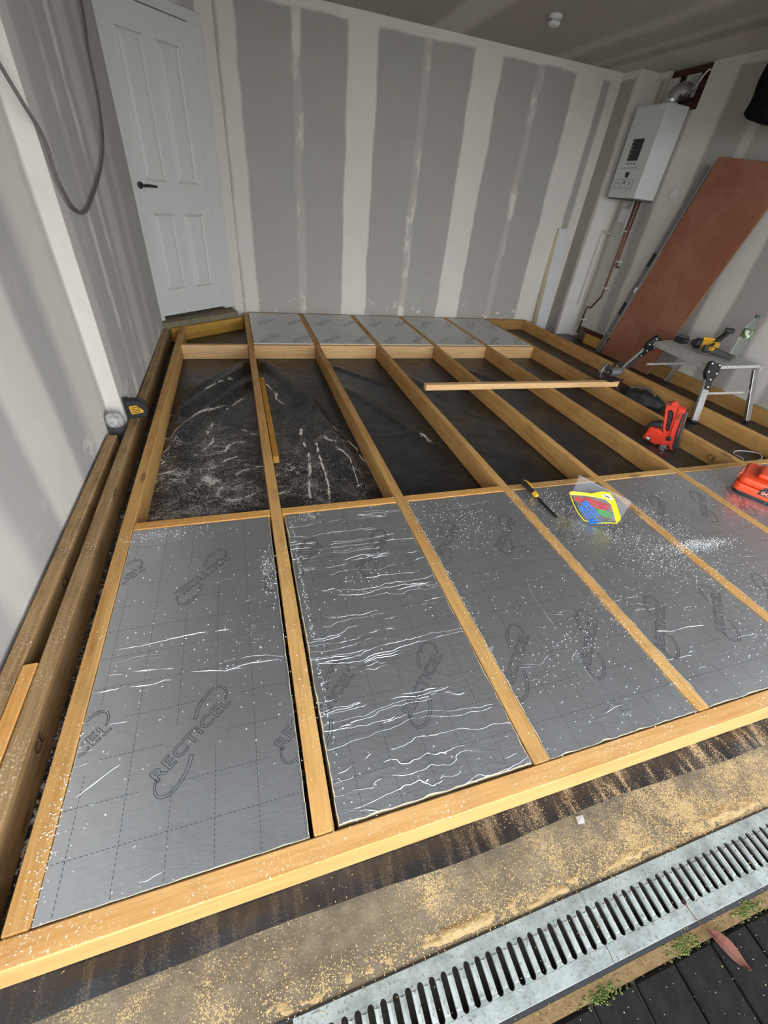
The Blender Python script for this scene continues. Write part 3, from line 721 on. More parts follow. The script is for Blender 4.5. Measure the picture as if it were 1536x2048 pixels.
def ridge_of_sawdust():
    nx, ny = 260, 16; vs = []
    for j in range(ny+1):
        for i in range(nx+1):
            x = -.75+2.1*i/nx; v = j/ny; yc = -1.487+.008*noise.noise((x*4,0,0)); w = .008+.018*max(0, .45+noise.noise((x*3.1,2,0))+.5*noise.noise((x*11,5,0)))+.010*max(0,x)
            y = yc-.016+(w+.016)*v
            a = math.sin(PI*min(1,max(0,v)))
            hh = max(0, .25+.9*noise.noise((x*4.5,3,1)))*(.4 if x < -.35 else 1)
            z = G-.0085+a*(.0005+.012*hh)+.007*noise.noise((x*45,y*45,0))*a+.004*noise.noise((x*140,y*140,0))*a
            vs.append((x,y,z))
    fs = [(j*(nx+1)+i, j*(nx+1)+i+1, (j+1)*(nx+1)+i+1, (j+1)*(nx+1)+i) for j in range(ny) for i in range(nx)]
    t = NT('heaped_sawdust'); p = t.pos(); n = t.noise(p, 260, 3, .7)
    t.set(color=t.mix(n, srgb(140,112,72), srgb(206,178,130)), rough=.95); t.bump(n, 1.0, .004)
    o = MB().add(vs, fs).build('sawdust_ridge', t.m, smooth=True, fix=False)
    tag(o, 'low ridge of swept sawdust along the back edge of the drain grate', 'sawdust', kind='stuff')
ridge_of_sawdust()

# ------------------------------------------------------------------ drain channel and its grates
def galv():
    t = NT('galvanised_steel'); p = t.pos(); n = t.noise(p, 18, 5, .65); n2 = t.noise(p, 130, 2)
    c = t.mix(t.step(n, .35, .7), srgb(158,164,160), srgb(126,132,128)); c = t.mix(t.math('MULTIPLY', t.step(n2, .6, .7), .6), c, (.10,.09,.075))
    t.set(color=c, rough=.5, metal=.55); t.bump(n2, .25, .002); return t.m
GALV = galv()
SLUDGE = plain('channel_sludge', (.045,.035,.028), .9, var=.6, scale=60, bump=.8)
ch = empty('drain_channel', (0,0,0)); tag(ch, 'dark sunken drain channel under the grey grates at the garage threshold', 'drain')
MB().box(-1.9, 4.2, -1.640, -1.628, -.24, G-.002).box(-1.9, 4.2, -1.510, -1.5055, -.24, G-.002).build('channel_wall', BLACKP, ch)
MB().box(-1.9, 4.2, -1.628, -1.5105, -.24, -.175).build('channel_bed', SLUDGE, ch)
def make_bar():
    p = .027; hw = .0065; sw = p/2-hw; y0, y1 = -.034, .034
    P = []
    N = 6
    # outline of one bar: flares into the rails with the rounded slot ends
    top = []
    for i in range(N+1):
        a = PI/2*i/N; top.append((hw+sw*(1-math.cos(a)), y1-sw+sw*math.sin(a)))
    right = [(x, -y) for x, y in top][::-1]+top
    left = [(-x, y) for x, y in right][::-1]
    poly = right+left
    mb = MB().prism(poly, -.006, 0)
    mb.add([(-.0065,-.026,.0005),(.0065,-.026,.0005),(.0065,.026,.0005),(-.0065,.026,.0005),(0,-.024,.0028),(0,.024,.0028)], [(0,1,4),(1,2,5,4),(2,3,5),(3,0,4,5)])
    return mb
BARMESH = None
def grate(xs, n, label):
    global BARMESH
    yc = -1.568; root = empty('drain_grate', (xs, yc, G)); tag(root, label, 'grate', 'drain grates along the threshold')
    L = n*.027
    MB().box(-.0135, L+.0135, -.064, -.0338, -.006, 0).box(-.0135, L+.0135, .0338, .060, -.006, 0).build('frame_rail', GALV, root, bevel=.0008)
    if n == 24: MB().box(-.030, -.0140, -.064, .060, -.006, 0).build('end_plate', GALV, root)
    for k in range(n+1):
        if BARMESH is None:
            b = make_bar().build('grate_bar', GALV, root, loc=(k*.027,0,0)); BARMESH = b
        else: inst(BARMESH, 'grate_bar', root, (k*.027,0,0))
grate(-.655, 24, 'left hand section of grey slotted drain grate, at the bottom of the picture')
grate(.0215, 37, 'right hand section of grey slotted drain grate, running off to the right')
# ------------------------------------------------------------------ block paving outside
PAVE = plain('dark_paving', (.013,.0125,.012), .95, var=.6, scale=45, bump=.7, spec=.08)
SAND = plain('sandy_joint', srgb(112,90,58), .95, var=.4, scale=70, bump=.9)
ground = structure(MB().box(-9, 12, -12, -1.640, -.30, G-.014), 'driveway', plain('joint_dirt', (.07,.06,.045), .95, var=.5, scale=40))
structure(MB().box(-1.9, 4.2, -1.664, -1.6405, G-.02, G-.003), 'trim_2', SAND)
pb = None
for r in range(3):
    for k in range(17):
        x = -.70+.1125*k+(.05 if r % 2 else 0); y = -1.768-.21*r; loc = (x, y, G-.013+random.uniform(-.001,.002))
        if pb is None: pb = MB().box(-.053, .053, -.101, .101, -.05, .012).build('paving_block', PAVE, ground, loc=loc, bevel=.005)
        else:
            q = inst(pb, 'paving_block', ground, loc, random.uniform(-.01,.01))
pts = []
MOSS = plain('green_moss', srgb(96,110,52), .9, var=.4, scale=60)
for cx, cy in ((.19,-1.655),(.40,-1.652),(-.05,-1.662)):
    for _ in range(160): pts.append((random.gauss(cx,.022), random.gauss(cy,.007), G-.004, random.uniform(.002,.005)))
chips('moss_tufts', pts, MOSS, 'small green moss tufts in the sandy joint beside the drain', 'moss', 1.4)
pts = []
for _ in range(1200): pts.append((random.uniform(-.6,1.3), random.gauss(-1.652,.008), G-.003, random.uniform(.001,.003)))
chips('sand_grains', pts, SAND, 'sandy grit filling the joint between the grate and the dark paving', 'sand')
mb = MB()
vs = []; fs = []
for i in range(9):
    t_ = i/8; w = .016*math.sin(PI*min(1,t_*1.02+.02))**.8
    for s in (-1, 0, 1): vs.append((t_*.095, s*w, .004+.006*math.sin(t_*5)+(.006 if s else 0)))
for i in range(8):
    for k in range(2): fs.append((i*3+k,(i+1)*3+k,(i+1)*3+k+1,i*3+k+1))
lf = empty('dead_leaf', (.256,-1.648,G+.002), -1.05); tag(lf, 'dry red brown leaf lying across the paving by the drain', 'leaf')
LEAF = plain('dry_leaf', srgb(92,48,34), .8, var=.3)
MB().add(vs, fs).build('leaf_blade', LEAF, lf); MB().tube([(0,0,.004),(-.03,.006,.008),(-.055,.018,.006)], .0012, 5).build('leaf_stalk', LEAF, lf)
pc = MB().add([tuple(.72*c for c in v) for v in [(-.016,-.010,.001),(.012,-.014,.002),(.017,.010,.009),(-.010,.013,.002),(-.016,-.010,0),(.012,-.014,.001),(.017,.010,.008),(-.010,.013,.001)]], [(0,1,2),(0,2,3),(4,6,5),(4,7,6),(0,4,5,1),(1,5,6,2),(2,6,7,3),(3,7,4,0)]).build('paper_scrap', plain('dusty_paper', (.30,.295,.28), .8), loc=(.105,-1.383,G))
tag(pc, 'small folded scrap of white paper on the concrete strip', 'paper')

# ------------------------------------------------------------------ boiler and its pipework
BY0, BY1, BZ0, BZ1, BXF = 2.868, 3.272, 1.372, 2.095, 3.397
boiler = empty('wall_boiler', (XR, BY0, BZ0)); tag(boiler, 'white wall mounted boiler with a black display strip in the back right corner', 'boiler')
L_ = boiler.location
def loc(p): return Vector(p)-L_
mb = MB().box(BXF-XR, 0, 0, BY1-BY0, 0, BZ1-BZ0); mb.build('boiler_casing', CASEW, boiler, bevel=.008, seg=2)
MB().box(BXF-XR+.01, -.01, .012, BY1-BY0-.012, -.012, .002).build('base_plate', GREYT, boiler)
FM = frame_matrix((BXF-XR, BY1-BY0, 0), (0,-1,0), (0,0,1))     # front face frame: x runs towards the room, y up
MB().box(.115, .26, .305, .475, .0, .004, FM).build('display_strip', DISPLAY, boiler)
mb = MB()
for k in range(5): mb.box(.13, .145, .325+k*.03, .337+k*.03, .004, .005, FM)
for k in range(3): mb.box(.125+k*.045, .155+k*.045, .275, .290, .0005, .002, FM)
mb.box(.06, .30, .245, .250, .0003, .0015, FM)
mb.build('status_marks', GREYPR, boiler)['kind'] = 'stuff'
MB().ring([(.05,.08),(.31,.08),(.31,.155),(.05,.155)], [(.054,.084),(.306,.084),(.306,.151),(.054,.151)], .0005, .0025, FM).build('control_border', GREYPR, boiler)
MB().box(.165, .21, .17, .215, 0, .003, FM).build('small_screen', DISPLAY, boiler)
mb = MB()
mb.box(.075, .11, .12, .127, .0005, .0025, FM).box(.25, .262, .105, .14, .0005, .0025, FM).box(.175, .20, .115, .145, .0005, .0025, FM)
mb.tube([(.12,.13,.002),(.14,.105,.002),(.165,.128,.002)], .003, 5, FM)
mb.build('control_marks', GREYPR, boiler)['kind'] = 'stuff'
fl_ = empty('flue_elbow', (3.535, 3.0, BZ1)); tag(fl_, 'silver flue elbow rising from the boiler into the wall', 'flue')
mb = MB().tube([(0,0,.0),(0,0,.045),(.012,-.004,.085),(.05,-.015,.112),(.20,-.04,.115)], .060, 16)
mb.build('flue_pipe', ALU, fl_, smooth=True)
mb = MB()
for x in (.05,.075,.10,.125,.15): mb.tube([(x,-.017-.01*(x-.05)/.1,.112),(x+.010,-.019-.01*(x-.05)/.1,.1125)], .0640, 16)
mb.build('flue_rings', STEEL, fl_); MB().lathe([(.068,0),(.068,.018),(.060,.022)], 18).build('flue_collar', WHITEPL, fl_)
sp = MB().tube([(3.69,2.80,2.33),(3.66,2.82,2.335),(3.645,2.84,2.30),(3.64,2.86,2.25),(3.64,2.90,2.215),(3.645,2.93,2.235)], .008, 7).build('overflow_hook', WHITEPL, smooth=True)
tag(sp, 'thin white cable tail hooking out of the wall above the flue', 'cable')
def pipe(name, pts, r, mat, clips, label, cat='pipe'):
    root = empty(name, pts[0]); tag(root, label, cat, 'pipes below the boiler'); o = Vector(pts[0])
    MB().tube([Vector(p)-o for p in pts], r, 8).build('pipe_run', mat, root, smooth=True)
    for c in clips:
        c = Vector(c)-o; MB().box(c.x-.014, c.x+.056, c.y-.019, c.y+.019, c.z-.007, c.z+.007).build('pipe_clip', WHITEPL, root)
PX = 3.60
pipe('copper_pipe', [(PX,3.035,BZ0),(PX,3.03,1.0),(PX,3.03,.47),(PX,3.035,.42),(PX,3.06,.39),(PX,3.14,.275),(PX,3.20,.27),(PX,3.215,.24),(PX,3.22,-.05)], .0115, COPPER, [(PX,3.03,1.09),(PX,3.03,.52),(PX,3.22,.12)], 'long copper pipe with a swan neck near its foot, dropping from the boiler')
pipe('copper_pipe', [(PX,2.985,BZ0),(PX,2.985,.76),(PX+.01,2.985,.745),(PX+.058,2.985,.742)], .010, COPPER, [(PX,2.985,.80)], 'shorter copper pipe beside the long one, turning into the wall')
pipe('white_pipe', [(PX,3.075,BZ0),(PX,3.075,1.055),(PX,3.09,1.04),(PX,3.38,1.055),(PX,3.40,1.04),(PX,3.40,.26)], .009, WHITEPL, [(PX,3.40,.62)], 'thin white pipe running sideways then down to the left of the copper pipes')
jb = empty('junction_box', (XR,3.11,1.16)); tag(jb, 'white junction box on the wall just under the boiler', 'electrical box')
MB().box(-.045, 0, 0, .13, 0, .14).build('box_body', WHITEPL, jb, bevel=.006); MB().box(-.052, -.045, .008, .122, .008, .132).build('box_lid', WHITEPL, jb, bevel=.002)
sk = empty('round_outlet', (XR,2.64,1.44), 0, frame_matrix((XR,2.64,1.44), (0,-1,0), (0,0,1))); tag(sk, 'small round white outlet on the right wall beside the boiler', 'electrical box')
MB().lathe([(.045,0),(.045,.012),(.038,.02)], 18).build('outlet_base', WHITEPL, sk); MB().lathe([(.028,.02),(.026,.036),(.012,.04)], 16).build('outlet_cap', WHITEPL, sk)
sa = empty('smoke_alarm', (1.93,2.75,ZC), 0, Matrix.Translation((1.93,2.75,ZC)) @ Matrix.Rotation(PI, 4, 'X')); tag(sa, 'round white smoke alarm on the ceiling', 'smoke alarm')
MB().lathe([(.052,0),(.052,.016),(.048,.02)], 22).build('alarm_base', WHITEPL, sa); MB().lathe([(.047,.02),(.046,.046),(.040,.058),(.024,.062)], 22).build('alarm_cover', WHITEPL, sa)
mb = MB()
for k in range(14):
    a = 2*PI*k/14; mb.box(.0462, .0478, -.006, .006, .026, .040, Matrix.Rotation(a, 4, 'Z'))
mb.build('alarm_vents', GREYPR, sa)
# grey cable hanging in a loop on the left wall
def spline(P, n=8):
    P = [Vector(p) for p in P]; out = []
    for i in range(len(P)-1):
        p0, p1, p2, p3 = [P[max(0,min(len(P)-1,i+k))] for k in (-1,0,1,2)]
        for q in range(n):
            t = q/n; out.append(.5*((2*p1)+(p2-p0)*t+(2*p0-5*p1+4*p2-p3)*t*t+(3*p1-p0-3*p2+p3)*t**3))
    out.append(P[-1]); return out
cb = MB().tube(spline([(-1.322,2.55,2.38),(-1.318,2.488,1.9),(-1.318,2.362,1.685),(-1.318,2.31,1.471),(-1.318,2.156,1.282),(-1.318,1.908,1.151),(-1.318,1.605,1.05),(-1.318,1.30,.975),(-1.318,1.12,1.0),(-1.318,1.03,1.07),(-1.318,1.0,1.14),(-1.318,.985,1.24),(-1.34,.93,1.34),(-1.372,.90,1.46),(-1.39,.86,1.62),(-1.395,.80,2.38)]), .0072, 8).build('hanging_cable', plain('grey_cable', (.13,.115,.11), .6), smooth=True)
tag(cb, 'grey cable hanging in a loop down the left wall', 'cable')
# ------------------------------------------------------------------ things leaning on the right wall
PLY = NT('reddish_plywood')
_p = PLY.obj(); _g = PLY.noise(PLY.map(_p, (14,2,1)), 2, 5, .65, .8); _h = PLY.noise(_p, 3, 4, .6)
PLY.set(color=PLY.mix(PLY.math('MULTIPLY', PLY.step(_h, .4, .7), .45), PLY.mix(_g, srgb(164,106,80), srgb(140,82,60)), srgb(176,128,104)), rough=.7)
PLYE = plain('ply_edge', srgb(138,108,80), .8, var=.15)
PM = frame_matrix((3.52,2.611,-.095), (0,-1,0), (.0663,0,.9978))
ply = empty('plywood_sheet', None, M=PM)
tag(ply, 'tall red brown plywood sheet leaning at a tilt against the right wall', 'board')
PP = [(-.004,-.021),(.736,-.021),(1.068,1.745),(.328,1.812)]
MB().prism(PP, 0, .006).build('sheet_face', PLY.m, ply)
MB().prism([(-.005,-.022),(.737,-.022),(1.069,1.746),(.328,1.8135)], -.012, .0045).build('sheet_edge', PLYE, ply)
rail = empty('metal_track', None, M=frame_matrix((3.496,2.685,-.112), (0,-.985,-.174), (.0723,-.1733,.9823)))
tag(rail, 'long dark grey metal track leaning beside the plywood sheet', 'track')
RL = 1.80
RAILM = plain('dull_track_metal', (.30,.285,.265), .5, .5, var=.3)
mb = MB().box(0, .060, 0, RL, -.010, -.006).box(0, .005, 0, RL, -.006, .010).box(.055, .060, 0, RL, -.006, .010).box(.027, .033, 0, RL, -.006, .006)
mb.build('track_channel', RAILM, rail)
for y in (.45, .95): MB().box(.006, .054, y, y+.13, -.004, .012).build('track_bracket', BLACKP, rail)
MB().box(.046, .062, .70, .75, .010, .016).build('track_tag', CRUMB, rail)
MB().box(.02, .05, .22, .25, .0, .012).build('track_catch', STEEL, rail)
ins = empty('insulation_offcut', None, M=frame_matrix((3.135,3.49,G+.004), Vector((.99,-.13,0)), Vector((.0,.10,1.0))))
tag(ins, 'narrow strip of foil faced insulation stood upright in the back right corner', 'insulation board')
IL = 1.16
MB().box(0, .135, 0, IL, -.09, -.001).build('foam_core', FOAM, ins); MB().box(.001, .134, .001, IL-.001, -.001, .0008).build('foil_face', FOILS[3], ins)
MB().box(-.0012, 0, 0, IL, -.09, 0).build('foam_edge', FOAM, ins)
# black sheet hanging from the ceiling at the right edge of the view
def hanging_sheet():
    vs = []; n, m = 40, 26
    for j in range(m+1):
        for i in range(n+1):
            a = 2*PI*i/n; v = j/m; r = .13*(1+.10*v)*(1+.12*noise.noise((math.cos(a)*2, math.sin(a)*2, v*2.5))+.05*noise.noise((math.cos(a)*6, math.sin(a)*6, v*5)))
            if v > .93: r *= 1-.5*((v-.93)/.07)**2
            vs.append((r*1.9*math.cos(a), r*math.sin(a), -.555*v))
    fs = [(j*(n+1)+i, (j+1)*(n+1)+i, (j+1)*(n+1)+i+1, j*(n+1)+i+1) for j in range(m) for i in range(n)]
    vs.append((0,0,-.563)); b = len(vs)-1
    fs += [(m*(n+1)+i, b, m*(n+1)+i+1) for i in range(n)]
    o = MB().add(vs, fs).build('hanging_sheet', plain('matt_black_sheet', (.005,.005,.005), .9, spec=.1), loc=(3.235,1.535,ZC-.002), rz=-.36, smooth=True)
    tag(o, 'black sheet bundle hanging from the ceiling at the right edge of the view', 'sheet')
hanging_sheet()

# ------------------------------------------------------------------ work platform and what stands on it
def work_bench():
    d = Vector((.12,.74,0)).normalized(); e = Vector((d.y,-d.x,0)); tl = .065
    e2 = (e*math.cos(tl)+Vector((0,0,math.sin(tl))))
    o = Vector((3.02,.92,.30)); L, D = .75, .47
    M = frame_matrix(o, e2, d); n = Vector((M[0][2],M[1][2],M[2][2]))
    if n.z < 0: M = frame_matrix(o, d, e2); 
    root = empty('work_platform', None, M=M); tag(root, 'low aluminium folding work platform with black hinge brackets by the right wall', 'work platform')
    # local frame: x along length, y = depth (towards wall), z up  -- or swapped; find which
    ax = 'L' if abs(Vector((M[0][0],M[1][0],M[2][0])).dot(d)) > .9 else 'D'
    def P(l, dd, z): return (l, dd, z) if ax == 'L' else (dd, l, z)
    def B(mb, l0, l1, d0, d1, z0, z1):
        a = P(l0,d0,z0); b = P(l1,d1,z1); return mb.box(min(a[0],b[0]),max(a[0],b[0]),min(a[1],b[1]),max(a[1],b[1]),z0,z1)
    B(MB(), 0, L, 0, D, -.022, 0).build('deck', ALUD, root, bevel=.006)
    mb = MB()
    for k in range(16): B(mb, .004, .010, .02+k*.027, .034+k*.027, -.018, .0035)
    mb.build('deck_grip', CRUMB, root)
    B(MB(), -.01, L+.01, -.006, .012, -.045, -.004).build('front_rail', ALUD, root, bevel=.002)
    B(MB(), -.01, L+.01, D-.012, D+.006, -.045, -.004).build('back_rail', ALUD, root, bevel=.002)
    Mi = M.inverted()
    for l, dd, fx, nm in ((0, .012, Vector((2.935,.755,G+.008)), 'f'), (L, .012, Vector((3.0,1.80,G+.008)), 'f'), (.03, D-.02, Vector((3.50,.70,G+.008)), 'b'), (L-.03, D-.02, Vector((3.53,1.64,G+.008)), 'b')):
        top = Vector(P(l, dd, -.02)); ft = Mi @ fx
        g = MB(); ax_ = (ft-top).normalized(); s = Vector(P(0,1,0)) if nm == 'f' else Vector(P(0,1,0)); s = (s-ax_*s.dot(ax_)).normalized(); u = ax_.cross(s)
        K = Matrix((s, u, ax_)).transposed().to_4x4(); K.translation = top
        LL = (ft-top).length; w = .030 if nm == 'f' else .022
        g.box(-w, w, -.012, .012, .02, LL-.012, K).box(w-.012, w-.006, -.016, -.012, .02, LL-.012, K).box(w-.002, w+.004, -.016, -.012, .02, LL-.012, K)
        lg = g.build('leg', ALU, root, bevel=.0015)
        MB().box(-w-.002, w+.002, -.015, .015, LL-.016, LL, K).build('rubber_foot', BLACKP, lg)
        if nm == 'f':
            K2 = K @ Matrix(((1,0,0,0),(0,0,-1,0),(0,1,0,0),(0,0,0,1)))
            h = MB().prism([(-.048,-.040),(-.034,-.062),(.010,-.048),(.050,-.056),(.060,-.03),(.056,.040),(.030,.088),(.026,.165),(-.026,.165),(-.030,.088),(-.058,.042)], -.021, .019, K2)
            hb = h.build('hinge_bracket', BLACKP, lg, bevel=.004)
            r = MB()
            for px, py in ((-.033,-.036),(.038,-.038),(-.042,.030),(.036,.030),(0,.085),(0,.145)):
                for zz_ in (.019, -.0235): r.lathe([(.0075,0),(.006,.0028)], 8, K2 @ Matrix.Translation((px,py,zz_)))
            r.build('rivet', CRUMB, lg)['kind'] = 'stuff'
    for l in (.0, L):
        g = MB(); a = Vector(P(l,.03,-.23)); b = Vector(P(l,D-.03,-.23)); g.tube([a,b], .011, 8).build('brace', ALUD, root)
    def T(l, dd, z): return M @ Vector(P(l, dd, z))
    return T, d, e
T, bd, be = work_bench()
def on_bench(l, dd): return T(l, dd, .0005)
az = math.atan2(bd.y, bd.x)
# battery
b = on_bench(.67, .22); bt = empty('tool_battery', b, az+.3); tag(bt, 'small dark tool battery standing at the far end of the work platform', 'battery')
MB().box(-.05, .05, -.038, .038, 0, .045).build('battery_body', BLACKP, bt, bevel=.006); MB().box(-.04, .04, -.03, .03, .045, .062).build('battery_top', GREYT, bt, bevel=.004)
MB().box(-.025, .02, -.0395, -.038, .012, .026).build('battery_label', CRUMB, bt)
# yellow drill lying with its nose to the left
dd_ = (-be*.85+bd*.52).normalized()
b = on_bench(.45, .27); dm = frame_matrix(b+Vector((0,0,.045)), dd_, Vector((0,0,1)).cross(dd_))
dr_ = empty('cordless_drill', None, M=dm); tag(dr_, 'yellow and black cordless drill lying on the work platform', 'power tool')
RX = Matrix.Rotation(PI/2, 4, 'Y')
MB().lathe([(.030,-.11),(.042,-.10),(.044,.0),(.042,.03)], 14, RX).build('drill_housing', YELLOW, dr_)
MB().lathe([(.044,.03),(.045,.07),(.034,.085),(.026,.09),(.020,.105)], 14, RX).build('drill_chuck', BLACKP, dr_); MB().lathe([(.007,.105),(.006,.15),(.001,.185)], 8, RX).build('drill_bit', DARKMET, dr_)
MB().tube([(-.06,.0,.02),(-.105,-.030,.075),(-.14,-.055,.125)], [.028,.023,.025], 10).build('drill_grip', BLACKP, dr_)
MB().prism([(-.165,-.030),(-.10,-.030),(-.10,.030),(-.165,.030)], .115, .150, Matrix.Translation((-.01,-.06,0))).build('drill_battery', BLACKP, dr_, bevel=.005)
MB().tube([(-.085,-.005,.046),(-.02,.0,.050),(.03,.0,.047)], .012, 8).build('drill_ridge', YELLOW, dr_)
MB().box(-.07, .02, -.0445, -.040, -.012, .012).build('drill_stripe', BLACKP, dr_)
b = on_bench(.27, .20); gm = frame_matrix(b+Vector((0,0,.044)), (be*.25-bd).normalized(), Vector((0,0,1)).cross((be*.25-bd).normalized()))
gr = empty('angle_grinder', None, M=gm); tag(gr, 'grey and black angle grinder lying beside the yellow drill', 'power tool')
MB().tube([(-.03,0,0),(.05,0,0),(.13,0,-.002),(.19,0,-.006)], [.032,.030,.024,.027], 12).build('grinder_body', GREYT, gr)
MB().lathe([(.024,-.03),(.030,-.01),(.026,.025)], 12, Matrix.Translation((-.06,0,.0))).build('gear_head', DARKMET, gr)
MB().lathe([(.055,-.034),(.057,-.026),(.03,-.020)], 18, Matrix.Translation((-.06,0,0))).build('disc_guard', STEEL, gr)
MB().tube([(-.06,.02,.01),(-.07,.09,.035)], .013, 8).build('side_handle', BLACKP, gr); MB().box(-.02, .02, -.034, .034, .0, .03).build('grinder_collar', YELLOW, gr, bevel=.004)
# water bottle
b = on_bench(.20, .37)
GL = NT('clear_plastic'); GL.set(color=(.86,.95,.90), rough=.06, trans=.95, ior=1.2)
bo = empty('water_bottle', b); tag(bo, 'clear plastic water bottle with a green label and cap on the work platform', 'bottle')
prof = [(.030,0),(.040,.004),(.0425,.02),(.041,.05),(.0435,.06),(.041,.07),(.0435,.08),(.041,.095),(.038,.13),(.041,.16),(.043,.17),(.043,.235),(.040,.25),(.030,.285),(.016,.312),(.0135,.318),(.0135,.330)]
MB().lathe(prof, 24).build('bottle_body', GL.m, bo, smooth=True)
LB = NT('bottle_label'); _q = LB.obj(); LB.set(color=LB.mix(LB.step(LB.noise(_q, 28, 2), .5, .56), srgb(84,104,56), srgb(206,212,196)), rough=.5)
vs = []; n = 24
for z in (.172,.234):
    for k in range(n): vs.append((.0436*math.cos(2*PI*k/n), .0436*math.sin(2*PI*k/n), z))
MB().add(vs, [(k,(k+1)%n,n+(k+1)%n,n+k) for k in range(n)]).build('bottle_label', LB.m, bo, fix=False, smooth=True)
MB().lathe([(.0155,.325),(.0155,.345),(.013,.348)], 16).build('bottle_cap', plain('green_cap', srgb(44,88,62), .4), bo)

# ------------------------------------------------------------------ tools on the floor frame
def nail_gun():
    M = frame_matrix((2.30,.36,G+.016), (.545,-.838,0), (0,0,1)); r = empty('nail_gun', None, M=M)
    tag(r, 'orange and black cordless nail gun standing on its nose beside the seventh joist', 'nail gun')
    T_ = .032
    up = [(-.171,.112),(-.141,.131),(-.184,.271),(-.195,.300),(-.150,.322),(-.122,.299),(-.100,.292),(-.085,.20),(-.075,.105),(-.075,.085),(-.118,.095)]
    # grip frame: ring round the hand hole
    MB().ring([(-.141,.131),(-.165,.205),(-.195,.300),(-.150,.322),(-.112,.297),(-.096,.225),(-.078,.10),(-.118,.088)],
              [(-.122,.128),(-.142,.19),(-.163,.250),(-.142,.262),(-.124,.245),(-.110,.205),(-.093,.118),(-.113,.110)], -T_*.7, T_*.7).build('grip_frame', ORANGER, r, bevel=.003)
    MB().prism([(-.118,.118),(-.138,.19),(-.158,.247),(-.142,.254),(-.128,.24),(-.114,.20),(-.100,.12)], -.013, .013).build('rubber_grip', BLACKP, r, bevel=.003)
    MB().prism([(-.122,.300),(-.064,.292),(-.062,.270),(-.035,.14),(-.012,-.004),(-.030,-.002),(-.060,.03),(-.078,.10),(-.098,.22),(-.110,.29)], -T_, T_).build('magazine_housing', ORANGER, r, bevel=.004)
    MB().prism([(-.231,.014),(-.217,.111),(-.171,.112),(-.118,.095),(-.075,.098),(-.060,.03),(-.078,.006),(-.100,.012),(-.133,-.004)], -.040, .040).build('motor_body', ORANGER, r, bevel=.008)
    MB().prism([(-.256,.050),(-.248,.098),(-.222,.140),(-.158,.163),(-.141,.131),(-.171,.116),(-.217,.114)], -.034, .030).build('battery_pack', BLACKP, r, bevel=.006)
    MB().prism([(-.064,.290),(-.046,.284),(-.024,.168),(.016,.022),(-.010,.0),(-.036,.14)], -T_*.8, T_*.8).build('nail_track', DARKMET, r, bevel=.003)
    MB().prism([(-.072,.268),(-.062,.268),(-.030,.10),(-.008,.012),(-.020,.012),(-.045,.11)], T_, T_+.003).build('track_stripe', BLACKP, r)
    MB().prism([(-.094,.262),(-.080,.262),(-.074,.215),(-.088,.212)], T_, T_+.003).build('side_window', plain('brown_window', srgb(120,60,38), .4), r)
    MB().lathe([(.018,T_),(.018,T_+.012),(.012,T_+.016)], 12, Matrix.Translation((-.070,.075,0))).build('depth_knob', BLACKP, r)
    MB().box(-.070, -.040, -.014, -.003, -.015, .015).box(-.10, -.055, -.010, .03, -.02, .02).build('nose_tip', STEEL, r, bevel=.003)
    MB().prism([(-.215,.030),(-.190,.045),(-.165,.022),(-.185,.008)], .040, .0415).build('side_badge', BLACKP, r)
    MB().prism([(-.208,.032),(-.192,.040),(-.176,.026),(-.188,.019)], .0415, .0425).build('badge_mark', CRUMB, r)
    for k in range(3): MB().box(-.190+k*.012, -.184+k*.012, .288, .314, T_*.7, T_*.7+.003).build('vent_slot', BLACKP, r)
nail_gun()
def orange_case():
    d = Vector((.46,-.89,0)).normalized(); e = Vector((-d.y,d.x,0))
    M = frame_matrix((1.985,-.262,.0005), d, e); r = empty('tool_case', None, M=M)
    tag(r, 'orange plastic tool case with a black label on the foil panel at the right edge', 'tool case')
    L = .46
    lower = [(0,.02),(.02,0),(.10,-.004),(L-.02,-.004),(L,.02),(L,.26),(L-.03,.28),(.03,.28),(0,.26)]
    MB().prism(lower, .012, .058).build('case_base', ORANGE, r, bevel=.010, seg=2)
    MB().prism([(x*.94+.012, y*.94+.008) for x, y in lower], 0, .013).build('case_feet', BLACKP, r)
    MB().prism([(x*.992+.002, y*.992+.001) for x, y in lower], .0595, .100).build('case_lid', ORANGE, r, bevel=.014, seg=2)
    MB().prism([(.07,.05),(L-.06,.05),(L-.06,.23),(.07,.23)], .100, .128).build('lid_dome', ORANGE, r, bevel=.014, seg=2)
    MB().box(-.010, .004, .05, .15, .062, .098).build('case_latch', LIPST, r, bevel=.004)
    F = frame_matrix((.115,-.0035,.050), (1,0,0), (0,0,1))
    MB().prism([(0,-.014),(.012,.030),(.03,.040),(.16,.040),(.16,-.014)], 0, .0015, F).build('case_label', BLACKP, r)
    cu = bpy.data.curves.new('lt', 'FONT'); cu.body = 'IM350'; cu.size = .030; cu.offset = .0006
    o = bpy.data.objects.new('lt', cu); COL.objects.link(o); dg = bpy.context.evaluated_depsgraph_get(); me = bpy.data.meshes.new_from_object(o.evaluated_get(dg)); bpy.data.objects.remove(o)
    vs = [tuple(F @ Vector((v.co.x+.014, v.co.y-.008, .0022))) for v in me.vertices]
    MB().add(vs, [tuple(p.vertices) for p in me.polygons]).build('label_text', plain('pink_print', srgb(226,140,120), .5), r, fix=False)
    MB().lathe([(.010,.0015),(.010,.0024)], 16, F @ Matrix.Translation((.07,.027,0))).build('label_badge', plain('pink_print2', srgb(200,110,100), .5), r)
orange_case()
